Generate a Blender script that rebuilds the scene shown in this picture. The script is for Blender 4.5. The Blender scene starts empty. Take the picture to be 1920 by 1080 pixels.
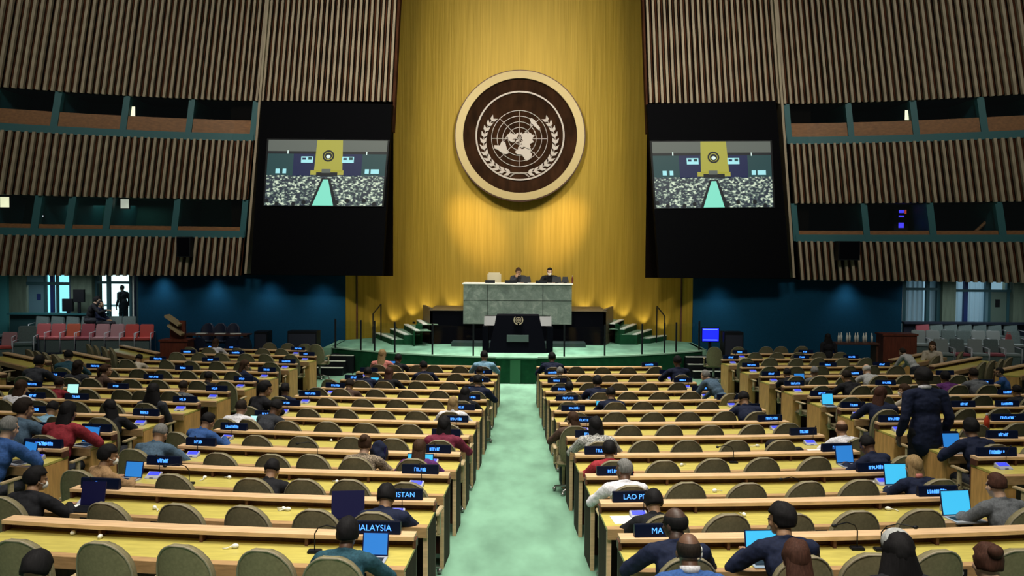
import bpy, bmesh, math, random
from mathutils import Vector, Matrix
PI = math.pi
sc = bpy.context.scene
COL = sc.collection
rnd = random.Random(7)

# ------------------------------------------------------------------ camera
F = 1620.0
CAMZ = 3.4
YAW, PITCH, ROLL = math.atan(13/F), math.atan(60/F), math.radians(0.4)
cam_d = bpy.data.cameras.new('camera'); cam = bpy.data.objects.new('camera', cam_d); COL.objects.link(cam)
cam_d.sensor_width = 36.0; cam_d.lens = F/1920*36; cam_d.clip_start = 0.1; cam_d.clip_end = 200
CM = (Matrix.Rotation(YAW, 4, 'Z') @ Matrix.Rotation(PI/2-PITCH, 4, 'X') @ Matrix.Rotation(ROLL, 4, 'Z'))
cam.matrix_world = Matrix.Translation((0, 0, CAMZ)) @ CM
sc.camera = cam
R3 = CM.to_3x3()
def W(px, py, D):
    """the point at depth y = D that the photograph shows at (px, py)"""
    d = R3 @ Vector(((px-960)/F, -(py-540)/F, -1.0))
    t = D/d.y
    return Vector((d.x*t, D, CAMZ+d.z*t))
def PX(p):
    q = R3.transposed() @ (Vector(p)-Vector((0, 0, CAMZ)))
    return (960+F*q.x/-q.z, 540-F*q.y/-q.z)

# ------------------------------------------------------------------ materials
MATS = {}
def mat(name, col, rough=0.6, metal=0.0, emit=None, es=1.0, noise=None, bump=None, spec=0.4, trans=None):
    if name in MATS: return MATS[name]
    m = bpy.data.materials.new(name); m.use_nodes = True
    nt = m.node_tree; b = nt.nodes['Principled BSDF']
    b.inputs['Base Color'].default_value = (*col, 1); b.inputs['Roughness'].default_value = rough
    b.inputs['Metallic'].default_value = metal; b.inputs['Specular IOR Level'].default_value = spec
    if emit: b.inputs['Emission Color'].default_value = (*emit, 1); b.inputs['Emission Strength'].default_value = es
    if noise or bump:
        tc = nt.nodes.new('ShaderNodeTexCoord'); mp = nt.nodes.new('ShaderNodeMapping'); nt.links.new(tc.outputs['Object'], mp.inputs['Vector'])
    if noise:
        sx, sy, sz, scale, amt = noise
        mp.inputs['Scale'].default_value = (sx, sy, sz)
        n = nt.nodes.new('ShaderNodeTexNoise'); n.inputs['Scale'].default_value = scale; n.inputs['Detail'].default_value = 4
        nt.links.new(mp.outputs['Vector'], n.inputs['Vector'])
        r = nt.nodes.new('ShaderNodeValToRGB')
        r.color_ramp.elements[0].position = 0.3; r.color_ramp.elements[1].position = 0.7
        r.color_ramp.elements[0].color = (*[c*(1-amt) for c in col], 1); r.color_ramp.elements[1].color = (*[min(1, c*(1+amt)) for c in col], 1)
        nt.links.new(n.outputs['Fac'], r.inputs['Fac']); nt.links.new(r.outputs['Color'], b.inputs['Base Color'])
        if bump:
            bp = nt.nodes.new('ShaderNodeBump'); bp.inputs['Strength'].default_value = bump
            nt.links.new(n.outputs['Fac'], bp.inputs['Height']); nt.links.new(bp.outputs['Normal'], b.inputs['Normal'])
    MATS[name] = m
    return m
def fabric(name, col, rough=0.85): return mat('fabric_'+name, col, rough, noise=(1, 1, 1, 60, 0.25), bump=0.15, spec=0.2)

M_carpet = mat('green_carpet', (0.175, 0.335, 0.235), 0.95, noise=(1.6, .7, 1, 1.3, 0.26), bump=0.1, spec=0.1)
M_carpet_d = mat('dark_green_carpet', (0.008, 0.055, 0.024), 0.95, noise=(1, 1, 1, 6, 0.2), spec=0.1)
M_shelf = mat('pale_oak', (0.64, 0.42, 0.24), 0.45, noise=(1.5, 14, 14, 3, 0.18))
M_top = mat('yellow_leather_top', (0.50, 0.42, 0.10), 0.4, noise=(1, 5, 5, 5, 0.14))
M_fascia = mat('tan_wood', (0.40, 0.24, 0.11), 0.5, noise=(2, 14, 14, 4, 0.2))
M_endp = mat('honey_wood', (0.58, 0.31, 0.10), 0.5, noise=(8, 8, 1.5, 3, 0.2))
M_dkwood = mat('dark_red_wood', (0.085, 0.03, 0.018), 0.5, noise=(8, 8, 1.5, 3, 0.3))
M_chair = mat('olive_taupe_upholstery', (0.20, 0.172, 0.098), 0.8, noise=(1, 1, 1, 45, 0.15), bump=0.1, spec=0.2)
M_chairrim = mat('taupe_piping', (0.26, 0.22, 0.15), 0.6)
M_arm = mat('pale_wood_armrest', (0.42, 0.32, 0.18), 0.45, noise=(3, 3, 12, 4, 0.15))
M_metal = mat('brushed_metal', (0.35, 0.34, 0.32), 0.35, 0.9)
M_black = mat('black_plastic', (0.005, 0.006, 0.009), 0.5, spec=.2)
M_gold = None
M_slat = mat('slat_oak', (0.30, 0.24, 0.165), 0.6, noise=(6, 6, 0.5, 4, 0.25))
M_slat2 = mat('slat_red_oak', (0.06, 0.022, 0.011), 0.9, noise=(3, 3, 0.4, 4, 0.5), spec=.05)
M_slatback = mat('slat_backing', (0.004, 0.0025, 0.002), 0.9, spec=.02)
M_blue = mat('dark_blue_wall_fabric', (0.004, 0.042, 0.088), 0.9, noise=(1, 1, 1, 30, 0.1), spec=0.1)
M_teal = mat('teal_metal', (0.02, 0.10, 0.115), 0.5)
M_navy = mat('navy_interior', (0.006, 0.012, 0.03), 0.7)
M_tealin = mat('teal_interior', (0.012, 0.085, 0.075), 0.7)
M_sill = mat('brown_sill', (0.21, 0.09, 0.03), 0.5, noise=(2, 8, 8, 3, 0.2))
M_scrblack = mat('black_panel', (0.002, 0.002, 0.003), 0.85, spec=0.05)
M_dais = mat('black_stone', (0.0008, 0.0011, 0.003), 0.7, spec=.04)
M_marble = None
M_steelgrey = mat('grey_upholstery', (0.10, 0.135, 0.135), 0.75, noise=(1, 1, 1, 40, 0.15))
M_red = mat('red_upholstery', (0.45, 0.06, 0.05), 0.7)
M_white = mat('white_plastic', (0.75, 0.75, 0.7), 0.5)
M_paper = mat('paper', (0.8, 0.8, 0.76), 0.8)
M_led = mat('sign_lettering_blue', (0.1, 0.3, 0.8), 0.4, emit=(0.06, 0.30, 1.0), es=1.6)
M_sign = mat('sign_box_navy', (0.0025, 0.005, 0.016), 0.4, emit=(0.0, 0.015, 0.09), es=0.06, spec=.2)
M_ledp = mat('unit_display_blue', (0.02, 0.03, 0.3), 0.4, emit=(0.05, 0.07, 0.95), es=0.8)
M_scr = mat('laptop_screen_cyan', (0.02, 0.1, 0.2), 0.4, emit=(0.05, 0.52, 0.85), es=1.0)
M_scr2 = mat('laptop_screen_blue', (0.02, 0.05, 0.2), 0.4, emit=(0.02, 0.22, 0.62), es=0.9)
M_scrw = mat('laptop_screen_pale', (0.2, 0.3, 0.3), 0.4, emit=(0.45, 0.95, 0.85), es=1.0)
M_scrd = mat('laptop_lid_navy', (0.006, 0.006, 0.05), 0.4)
M_silver = mat('silver_plastic', (0.45, 0.46, 0.5), 0.35, 0.3)

# ------------------------------------------------------------------ mesh builder
class MB:
    def __init__(s): s.v = []; s.f = []; s.m = []; s.mi = 0
    def add(s, vs, fs):
        o = len(s.v); s.v += [tuple(v) for v in vs]; s.f += [tuple(i+o for i in f) for f in fs]; s.m += [s.mi]*len(fs); return s
    def hexa(s, p):   # 8 points: bottom 4 ccw, top 4 ccw
        return s.add(p, [(3, 2, 1, 0), (4, 5, 6, 7), (0, 1, 5, 4), (1, 2, 6, 5), (2, 3, 7, 6), (3, 0, 4, 7)])
    def box(s, x0, x1, y0, y1, z0, z1, M=None):
        p = [Vector(q) for q in ((x0, y0, z0), (x1, y0, z0), (x1, y1, z0), (x0, y1, z0), (x0, y0, z1), (x1, y0, z1), (x1, y1, z1), (x0, y1, z1))]
        if M: p = [M @ q for q in p]
        return s.hexa(p)
    def tube(s, pts, r, n=8, cap=True):
        pts = [Vector(p) for p in pts]; rs = r if isinstance(r, (list, tuple)) else [r]*len(pts)
        vs = []; up = None
        for i, p in enumerate(pts):
            t = (pts[min(i+1, len(pts)-1)]-pts[max(i-1, 0)]).normalized()
            a = t.orthogonal().normalized() if up is None else (up-t*up.dot(t)).normalized()
            up = a; b = t.cross(a)
            vs += [p+(a*math.cos(2*PI*k/n)+b*math.sin(2*PI*k/n))*rs[i] for k in range(n)]
        fs = [(i*n+k, i*n+(k+1) % n, (i+1)*n+(k+1) % n, (i+1)*n+k) for i in range(len(pts)-1) for k in range(n)]
        if cap: fs += [tuple(range(n-1, -1, -1)), tuple((len(pts)-1)*n+k for k in range(n))]
        return s.add(vs, fs)
    def ell(s, c, r, nu=12, nv=8, M=None):
        c = Vector(c); vs = [c+Vector((0, 0, -r[2]))]
        for j in range(1, nv):
            a = -PI/2+PI*j/nv
            vs += [c+Vector((r[0]*math.cos(a)*math.cos(2*PI*k/nu), r[1]*math.cos(a)*math.sin(2*PI*k/nu), r[2]*math.sin(a))) for k in range(nu)]
        vs.append(c+Vector((0, 0, r[2])))
        fs = [(0, 1+(k+1) % nu, 1+k) for k in range(nu)]
        for j in range(nv-2):
            o = 1+j*nu
            fs += [(o+k, o+(k+1) % nu, o+nu+(k+1) % nu, o+nu+k) for k in range(nu)]
        o = 1+(nv-2)*nu; fs += [(o+k, o+(k+1) % nu, len(vs)-1) for k in range(nu)]
        if M: vs = [M @ (v-c)+c for v in vs]
        return s.add(vs, fs)
    def grid(s, P, closed_u=False):   # P[j][i]
        nj, ni = len(P), len(P[0]); vs = [q for r in P for q in r]
        fs = [(j*ni+i, j*ni+(i+1) % ni, (j+1)*ni+(i+1) % ni, (j+1)*ni+i) for j in range(nj-1) for i in range(ni if closed_u else ni-1)]
        return s.add(vs, fs)
    def prism(s, poly, z0, z1, M=None):   # poly in xy, extruded along z
        n = len(poly); vs = [Vector((x, y, z0)) for x, y in poly]+[Vector((x, y, z1)) for x, y in poly]
        if M: vs = [M @ v for v in vs]
        return s.add(vs, [tuple(range(n-1, -1, -1)), tuple(range(n, 2*n))]+[(i, (i+1) % n, n+(i+1) % n, n+i) for i in range(n)])
    def mesh(s, name, mats, smooth=False, bevel=0):
        me = bpy.data.meshes.new(name); me.from_pydata(s.v, [], s.f)
        for m in (mats if isinstance(mats, (list, tuple)) else [mats]): me.materials.append(m)
        if any(s.m): me.polygons.foreach_set('material_index', s.m)
        if smooth: me.polygons.foreach_set('use_smooth', [True]*len(me.polygons))
        if bevel:
            bm = bmesh.new(); bm.from_mesh(me)
            bmesh.ops.bevel(bm, geom=bm.edges[:], offset=bevel, segments=2, affect='EDGES', clamp_overlap=True)
            bm.to_mesh(me); bm.free()
        me.update()
        return me
def link(name, me, parent=None, loc=None, rot=None):
    o = bpy.data.objects.new(name, me); COL.objects.link(o)
    if parent: o.parent = parent
    if loc is not None: o.location = loc
    if rot is not None: o.rotation_euler = rot if isinstance(rot, (tuple, list)) else (0, 0, rot)
    return o
def obj(name, mb, mats, parent=None, smooth=False, bevel=0): return link(name, mb.mesh(name, mats, smooth, bevel), parent)
def tag(o, label=None, cat=None, group=None, kind=None):
    if label: o['label'] = label
    if cat: o['category'] = cat
    if group: o['group'] = group
    if kind: o['kind'] = kind
    return o
def thing(name, label, cat, loc=(0, 0, 0), rotz=0, group=None):
    o = bpy.data.objects.new(name, None); o.empty_display_size = 0.1; COL.objects.link(o)
    o.location = loc; o.rotation_euler = (0, 0, rotz)
    return tag(o, label, cat, group)
def struct(name, mb, mats, label=None, cat=None, **k):
    o = obj(name, mb, mats, **k); o['kind'] = 'structure'; return tag(o, label, cat)
def clone(parts, root):
    """copies of the (object, children) parts under a copied root"""
    for ch in parts:
        c = ch.copy(); COL.objects.link(c); c.parent = root
        for g in ch.children:
            d = g.copy(); COL.objects.link(d); d.parent = c
UPL = []
ORD = ['zeroth', 'first', 'second', 'third', 'fourth', 'fifth', 'sixth', 'seventh', 'eighth', 'ninth', 'tenth', 'eleventh', 'twelfth', 'thirteenth', 'fourteenth', 'fifteenth', 'sixteenth']

# ------------------------------------------------------------------ the hall's floor: dished, a little higher at the sides
ROWD = [6.35+1.203*i for i in range(12)]
FT = [(0.0, 1.0), (3.0, 0.76), (5.0, 0.575), (6.35, 0.45), (7.553, 0.368), (8.756, 0.298), (9.96, 0.238), (11.16, 0.184), (12.37, 0.138), (13.57, 0.097), (14.77, 0.06),
      (15.97, 0.030), (17.18, 0.014), (18.38, 0.014), (19.58, 0.03), (23, 0.03), (60, 0.03)]
def arc(x): a = abs(x); return 0.02*a*a if a < 5 else 0.5+0.1*(a-5)
def darc(x): a = abs(x); return (0.04*a if a < 5 else 0.1)*(1 if x > 0 else -1)
def zf(x, y):
    d = y-arc(x)
    z = FT[-1][1]
    for (a, za), (b, zb) in zip(FT, FT[1:]):
        if a <= d <= b: z = za+(zb-za)*(d-a)/(b-a); break
        if d < a: z = za; break
    t = min(1, max(0, (abs(x)-4.15)/0.75)); t = t*t*(3-2*t)
    fade = min(1, max(0, (22-d)/4))
    return z+0.12*t*fade
mb = MB()
xs = [-18+0.6*i for i in range(61)]; ys = [2.0+0.6*j for j in range(49)]
mb.grid([[(x, y, zf(x, y)) for x in xs] for y in ys])
struct('floor', mb, M_carpet, smooth=True)

# ------------------------------------------------------------------ gold wall with the emblem
m = bpy.data.materials.new('gold_ribbed_wall'); m.use_nodes = True; nt = m.node_tree; b = nt.nodes['Principled BSDF']
tc = nt.nodes.new('ShaderNodeTexCoord'); mp = nt.nodes.new('ShaderNodeMapping'); mp.inputs['Scale'].default_value = (9, 9, 0.25)
nt.links.new(tc.outputs['Object'], mp.inputs['Vector'])
n1 = nt.nodes.new('ShaderNodeTexNoise'); n1.inputs['Scale'].default_value = 1.6; n1.inputs['Detail'].default_value = 5
nt.links.new(mp.outputs['Vector'], n1.inputs['Vector'])
r = nt.nodes.new('ShaderNodeValToRGB'); r.color_ramp.elements[0].color = (0.365, 0.235, 0.020, 1); r.color_ramp.elements[1].color = (0.47, 0.305, 0.036, 1)
r.color_ramp.elements[0].position = 0.3; r.color_ramp.elements[1].position = 0.7
nt.links.new(n1.outputs['Fac'], r.inputs['Fac']); nt.links.new(r.outputs['Color'], b.inputs['Base Color'])
bp = nt.nodes.new('ShaderNodeBump'); bp.inputs['Strength'].default_value = 0.2; bp.inputs['Distance'].default_value = 0.05
nt.links.new(n1.outputs['Fac'], bp.inputs['Height']); nt.links.new(bp.outputs['Normal'], b.inputs['Normal'])
b.inputs['Metallic'].default_value = 0.35; b.inputs['Roughness'].default_value = 0.5
M_gold = m
GX, GD0, GSAG = 5.55, 30.2, 2.9
def gold_d(x): return GD0-GSAG*(min(1, abs(x)/GX)**2.2)
mb = MB()
gx = [-GX+2*GX*i/64 for i in range(65)]
zz = [0.0, 1.5, 3, 5, 8, 11, 14, 17]
mb.grid([[(x, gold_d(x), z) for x in gx] for z in zz])
mb.grid([[(x, gold_d(x)+0.3, z) for x in gx] for z in zz])
struct('wall_centre', mb, M_gold, smooth=True)
mb = MB()      # dark seams near both edges of the gold wall
for x in (-5.2, 5.2): mb.tube([(x, gold_d(x)-0.02, 0.7), (x, gold_d(x)-0.02, 3.2)], 0.03)
struct('trim_1', mb, M_dkwood)

# emblem
SD = gold_d(2.45)-0.12
SC = W(975, 255, SD)
k = SD/F
M_seal_ring = mat('pale_gilt_ring', (0.42, 0.32, 0.15), 0.45, 0.3)
M_seal_wood = mat('emblem_brown_wood', (0.030, 0.012, 0.005), 0.8, noise=(1, 1, 0.4, 3, 0.5), spec=.08)
M_seal_sil = mat('emblem_silver', (0.42, 0.36, 0.33), 0.45, 0.25)
seal = thing('wall_emblem', 'large round brown emblem with silver world map on the gold wall', 'emblem', SC)
def ring(mb, r0, r1, y0, y1, n=72, c=(0, 0), a0=0, a1=2*PI):
    closed = abs(a1-a0-2*PI) < 1e-6; nn = n if closed else n+1
    P = []
    for i in range(nn):
        a = a0+(a1-a0)*i/n; s_, c_ = math.sin(a), math.cos(a)
        P.append([(c[0]+q*s_, y, c[1]+q*c_) for q, y in ((r0, y1), (r0, y0), (r1, y0), (r1, y1))])
    if closed: P.append(P[0])
    mb.grid([[P[i][j] for i in range(len(P))] for j in (0, 1, 2, 3, 0)])
    return mb
mb = MB(); mb.tube([(0, 0.35, 0), (0, 0.0, 0)], 120*k, 96); obj('disc', mb, M_seal_wood, seal)
mb = MB(); ring(mb, 106*k, 120*k, -0.10, 0.3); obj('outer_rim', mb, M_seal_ring, seal)
mb = MB(); ring(mb, 119.6*k, 122*k, -0.06, 0.3); obj('rim_shadow_line', mb, M_dkwood, seal)
mb = MB(); ring(mb, 80*k, 83*k, -0.06, 0.0); obj('inner_rim', mb, M_seal_sil, seal)
GC = (-1*k, -5*k); GR = 52*k
mb = MB()
for f in (0.2, 0.4, 0.6, 0.8, 1.0): ring(mb, GR*f-0.5*k, GR*f+0.5*k, -0.035, 0.0, c=GC)
for i in range(4):
    a = PI/4*i; mb.box(-GR, GR, -0.035, 0.0, -0.45*k, 0.45*k, Matrix.Translation((GC[0], 0, GC[1])) @ Matrix.Rotation(a, 4, 'Y'))
obj('globe_grid', mb, M_seal_sil, seal)
def proj(lat, lon):
    r_ = (90-lat)/150.0*GR; a = math.radians(lon)
    return (r_*math.sin(a), -r_*math.cos(a))
LAND = [
 [(72,-128),(70,-160),(66,-167),(60,-162),(58,-155),(60,-145),(56,-132),(48,-124),(40,-124),(33,-118),(23,-110),(22,-106),(16,-95),(9,-83),(9,-79),(16,-88),(21,-87),(19,-96),(26,-97),(30,-90),(30,-84),(25,-81),(31,-81),(36,-76),(42,-70),(46,-61),(50,-60),(53,-56),(60,-64),(62,-74),(55,-78),(52,-80),(57,-90),(62,-94),(68,-95),(72,-80),(78,-80),(82,-70),(76,-95),(74,-110)],
 [(83,-35),(80,-20),(72,-22),(68,-30),(60,-44),(66,-53),(76,-68),(81,-60)],
 [(11,-72),(8,-61),(5,-52),(-1,-49),(-5,-36),(-13,-38),(-23,-42),(-29,-49),(-35,-56),(-40,-62),(-47,-66),(-54,-68),(-50,-75),(-37,-73),(-20,-70),(-13,-76),(-5,-81),(2,-79),(8,-77)],
 [(36,-6),(37,10),(32,12),(31,20),(32,32),(22,37),(12,43),(12,51),(4,47),(-4,39),(-15,40),(-25,35),(-34,26),(-34,18),(-22,14),(-10,13),(0,9),(4,8),(6,0),(5,-8),(14,-17),(21,-17),(28,-12)],
 [(71,25),(68,42),(68,60),(73,70),(77,100),(73,125),(71,150),(69,175),(65,180),(62,178),(60,165),(52,158),(59,155),(59,143),(53,141),(45,136),(39,128),(35,129),(39,122),(37,119),(30,122),(22,114),(20,107),(10,107),(13,100),(2,103),(10,98),(16,97),(22,90),(15,80),(8,77),(20,72),(25,66),(26,56),(24,58),(17,55),(13,45),(28,34),(31,34),(36,36),(37,28),(41,28),(40,23),(37,22),(45,13),(40,18),(38,16),(44,9),(43,3),(37,-1),(37,-9),(43,-9),(44,-1),(48,-4),(51,3),(54,9),(57,9),(54,18),(60,28),(65,24),(60,18),(56,14),(59,6),(63,8),(69,16)],
 [(-12,131),(-16,136),(-11,142),(-19,147),(-28,153),(-37,150),(-38,141),(-33,134),(-32,126),(-35,118),(-31,115),(-22,114),(-17,122)],
 [(58,-5),(55,-1),(51,1),(50,-5),(54,-4)], [(66,-15),(64,-14),(63,-20),(66,-23)], [(-13,49),(-20,48),(-25,46),(-20,44)], [(45,142),(40,142),(35,140),(34,131),(37,137)], [(-2,132),(-4,142),(-9,147),(-8,139)], [(5,116),(-3,116),(-1,109)],
]
mb = MB()
XZ = Matrix.Translation((GC[0], 0, GC[1])) @ Matrix(((1, 0, 0, 0), (0, 0, 1, 0), (0, 1, 0, 0), (0, 0, 0, 1)))
for pl in LAND: mb.prism([proj(*q) for q in pl], -0.05, 0.0, XZ)
obj('world_map', mb, M_seal_sil, seal)
for sgn in (-1, 1):
    mb = MB()
    def bp_(t):   # along the olive branch, t 0 (bottom, crossing) to 1 (top)
        a = math.radians(178-(178-52)*t); r_ = (58+6*math.sin(PI*t))*k*1.06
        return Vector((sgn*r_*math.sin(a)-1*k, -0.03, r_*math.cos(a)-7*k))
    mb.tube([bp_(i/24) for i in range(25)], [1.3*k*(1-0.5*i/24) for i in range(25)], 6)
    for i in range(12):
        t = 0.1+0.86*i/11; p = bp_(t); tan = (bp_(t+0.02)-bp_(t-0.02)).normalized(); nrm = Vector((tan.z, 0, -tan.x))
        for sd in (-1, 1):
            d = (tan+nrm*sd*0.55).normalized(); q = Vector((d.z, 0, -d.x)); L = 15*k*(1-0.2*t); w = 2.9*k
            vs = [p, p+d*L*0.4+q*w, p+d*L, p+d*L*0.4-q*w]
            mb.hexa([v+Vector((0, 0.02, 0)) for v in vs]+[v-Vector((0, 0.02, 0)) for v in vs])
    mb.tube([bp_(0.04), Vector((-sgn*10*k, -0.03, -70*k)), Vector((-sgn*18*k, -0.03, -76*k))], 1.5*k, 6)
    obj('olive_branch', mb, M_seal_sil, seal)

# ------------------------------------------------------------------ slatted side walls, conical, with booth strips
ZB = [16.5, 8.1, 6.9, 5.07, 3.92, 2.72]     # upper slats | booth | slats | booth | slats
def wall_d(X):
    a = abs(X)
    if a < 8.6: return 26.7
    t = (a-8.6)/6.2
    return 26.7-2.0*t*t*0.55-2.0*t*0.45
def cone(X, z): return X*(1-0.0125*(z-8.1))
def wp(X, z, off=0.0): return Vector((cone(X, z), wall_d(X)+off, z))
XE, XI = 17.5, 3.90
def slat_wall(name, sg, xa, xb, z0, z1):
    mb = MB(); n = int(round((xb-xa)/0.178)); w = 0.178
    rr = random.Random(int(z0*10)+sg)
    for i in range(n):
        X = sg*(xa+w*(i+0.5))
        hw = w*0.20
        mb.mi = 0
        p = [wp(X-hw, z0, -0.10), wp(X+hw, z0, -0.10), wp(X+hw, z0, 0.0), wp(X-hw, z0, 0.0), wp(X-hw, z1, -0.10), wp(X+hw, z1, -0.10), wp(X+hw, z1, 0), wp(X-hw, z1, 0)]
        mb.hexa(p)
        mb.mi = 1; c = X+w*0.5+rr.uniform(-0.01, 0.01); hw = w*rr.uniform(0.05, 0.14)
        mb.hexa([wp(c-hw, z0+0.03, -0.03), wp(c+hw, z0+0.03, -0.03), wp(c+hw, z0+0.03, 0.0), wp(c-hw, z0+0.03, 0.0), wp(c-hw, z1, -0.03), wp(c+hw, z1, -0.03), wp(c+hw, z1, 0), wp(c-hw, z1, 0)])
    mb.mi = 2
    ns = 40
    Xs = [sg*(xa+(xb-xa)*i/ns) for i in range(ns+1)]
    mb.grid([[wp(X, z, 0.0) for X in Xs] for z in (z0+0.02, z1)]); mb.grid([[wp(X, z, 0.12) for X in Xs] for z in (z0+0.02, z1)])
    for z in (z0+0.02, z1): mb.grid([[wp(X, z, o) for X in Xs] for o in (0.0, 0.12)])
    for X in (sg*xa, sg*xb): mb.grid([[wp(X, z, o) for z in (z0+0.02, z1)] for o in (0.0, 0.12)])
    return struct(name, mb, [M_slat, M_slat2, M_slatback])
for sg, sd in ((-1, 'left'), (1, 'right')):
    slat_wall('wall_%s' % sd, sg, XI, XE, ZB[1], ZB[0])
    slat_wall('wall_%s_middle' % sd, sg, 8.08, XE, ZB[3], ZB[2])
    slat_wall('wall_%s_lower' % sd, sg, 8.08, XE, ZB[5], ZB[4])
    mb = MB()     # pale upright edge strip between booths and screen panel, and the end strip by the gold wall
    mb.hexa([wp(sg*7.86, 2.8, -0.2), wp(sg*7.93, 2.8, -0.2), wp(sg*7.93, 2.8, 0.3), wp(sg*7.86, 2.8, 0.3), wp(sg*7.98, 12.5, -0.2), wp(sg*8.05, 12.5, -0.2), wp(sg*8.05, 12.5, 0.3), wp(sg*7.98, 12.5, 0.3)])
    struct('trim_2' if sg < 0 else 'trim_3', mb, M_slat)
    mb = MB()
    mb.hexa([wp(sg*3.84, 7.2, -0.05), wp(sg*3.9, 7.2, -0.05), wp(sg*3.9, 7.2, .3), wp(sg*3.84, 7.2, .3), wp(sg*3.84, 16.5, -0.05), wp(sg*3.9, 16.5, -0.05), wp(sg*3.9, 16.5, .3), wp(sg*3.84, 16.5, .3)])
    struct('trim_4' if sg < 0 else 'trim_5', mb, M_slat2)

M_glass = bpy.data.materials.new('booth_glass'); M_glass.use_nodes = True
nt = M_glass.node_tree; nt.nodes.remove(nt.nodes['Principled BSDF'])
tr = nt.nodes.new('ShaderNodeBsdfTransparent'); gl = nt.nodes.new('ShaderNodeBsdfGlossy'); mx = nt.nodes.new('ShaderNodeMixShader'); gl.inputs['Roughness'].default_value = 0.05
tr.inputs['Color'].default_value = (0.85, 0.93, 0.95, 1); mx.inputs['Fac'].default_value = 0.05
nt.links.new(tr.outputs[0], mx.inputs[1]); nt.links.new(gl.outputs[0], mx.inputs[2]); nt.links.new(mx.outputs[0], nt.nodes['Material Output'].inputs['Surface'])

def xw(px, py, off=0.0):     # wall coordinate X seen at a pixel
    X = (px-973)/F*26
    for _ in range(30):
        p = W(px, py, wall_d(X)+off); X += 0.8*(p.x/(1-0.0125*(p.z-8.1))-X)
    return X
wn = [0]
def booth(sd, pxs, pyc, z0, z1, interior, sillh, k0):
    """one strip of interpreter booths: recess behind the slats, mullions, sill, panes"""
    sg = -1 if sd == 'left' else 1
    X0, X1 = sg*8.08, sg*XE
    ns = 30; Xs = [X0+(X1-X0)*i/ns for i in range(ns+1)]
    mb = MB(); d = 1.9
    mb.grid([[wp(X, z, d) for X in Xs] for z in (z0-0.3, z1+0.5)])
    mb.grid([[wp(X, z0-0.02, o) for X in Xs] for o in (0.0, d)]); mb.grid([[wp(X, z1+0.02, o) for X in Xs] for o in (0.0, d)])
    for X in (X0, X1): mb.grid([[wp(X, z, o) for z in (z0-0.3, z1+0.5)] for o in (0.0, d)])
    tag(struct('wall_%s_booth' % sd + ('_upper' if z0 > 6 else '_lower'), mb, interior))
    mb = MB()
    for o0, o1, za, zb in ((-0.06, 0.1, z0-0.02, z0+0.2), ):
        P = [[wp(X, z, o) for X in Xs] for o, z in ((o0, za), (o0, zb), (o1, zb), (o1, za), (o0, za))]; mb.grid(P)
    for px in pxs:
        X = xw(px, pyc)
        hw = 0.085
        mb.hexa([wp(X-hw, z0, -0.02), wp(X+hw, z0, -0.02), wp(X+hw, z0, 0.14), wp(X-hw, z0, 0.14), wp(X-hw, z1, -0.02), wp(X+hw, z1, -0.02), wp(X+hw, z1, 0.14), wp(X-hw, z1, 0.14)])
        # side partition of the booth
        mb.hexa([wp(X-0.03, z0, 0.14), wp(X+0.03, z0, 0.14), wp(X+0.03, z0, 1.88), wp(X-0.03, z0, 1.88), wp(X-0.03, z1, 0.14), wp(X+0.03, z1, 0.14), wp(X+0.03, z1, 1.88), wp(X-0.03, z1, 1.88)])
    struct('window_%d' % k0, mb, M_teal)
    mb = MB()
    P = [[wp(X, z, o) for X in Xs] for o, z in ((0.02, z0+0.2), (0.02, z0+0.2+sillh), (0.32, z0+0.2+sillh), (0.32, z0+0.2), (0.02, z0+0.2))]; mb.grid(P)
    struct('window_%d_sill' % k0, mb, M_sill)
    mb = MB(); mb.grid([[wp(X, z, 0.05) for X in Xs] for z in (z0+0.2, z1)])
    struct('window_%d_pane' % k0, mb, M_glass)
booth('left', [-18, 105, 235, 358, 478], 210, ZB[2], ZB[1], M_navy, 0.42, 1)
booth('right', [1476, 1592, 1714, 1842, 1960], 215, ZB[2], ZB[1], M_navy, 0.42, 2)
booth('left', [-30, 68, 132, 202, 330, 458], 405, ZB[4], ZB[3], M_tealin, 0.12, 3)
booth('right', [1490, 1622, 1746, 1876, 1995], 410, ZB[4], ZB[3], M_navy, 0.12, 4)

# ------------------------------------------------------------------ lower walls
def plane_pts(a, b, n=1): return [a+(b-a)*i/n for i in range(n+1)]
for sg, sd in ((-1, 'left'), (1, 'right')):
    mb = MB()
    x0, x1 = sg*5.5, sg*11.95
    mb.hexa([Vector(p) for p in ((x0, 27.3, 0), (x1, 27.0, 0), (x1, 27.3, 0), (x0, 27.6, 0), (x0, 27.3, 3.4), (x1, 27.0, 3.4), (x1, 27.3, 3.4), (x0, 27.6, 3.4))])
    struct('wall_%s_blue' % sd, mb, M_blue)

    mb = MB(); mb.box(min(sg*3.95, sg*9.0), max(sg*3.95, sg*9.0), 27.0, 27.1, 2.75, 8.6); struct('wall_%s_backing' % sd, mb, M_slatback)
def WZ(px, py, z):
    d = R3 @ Vector(((px-960)/F, -(py-540)/F, -1.0)); t = (z-CAMZ)/d.z
    return Vector((d.x*t, d.y*t, z))
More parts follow.
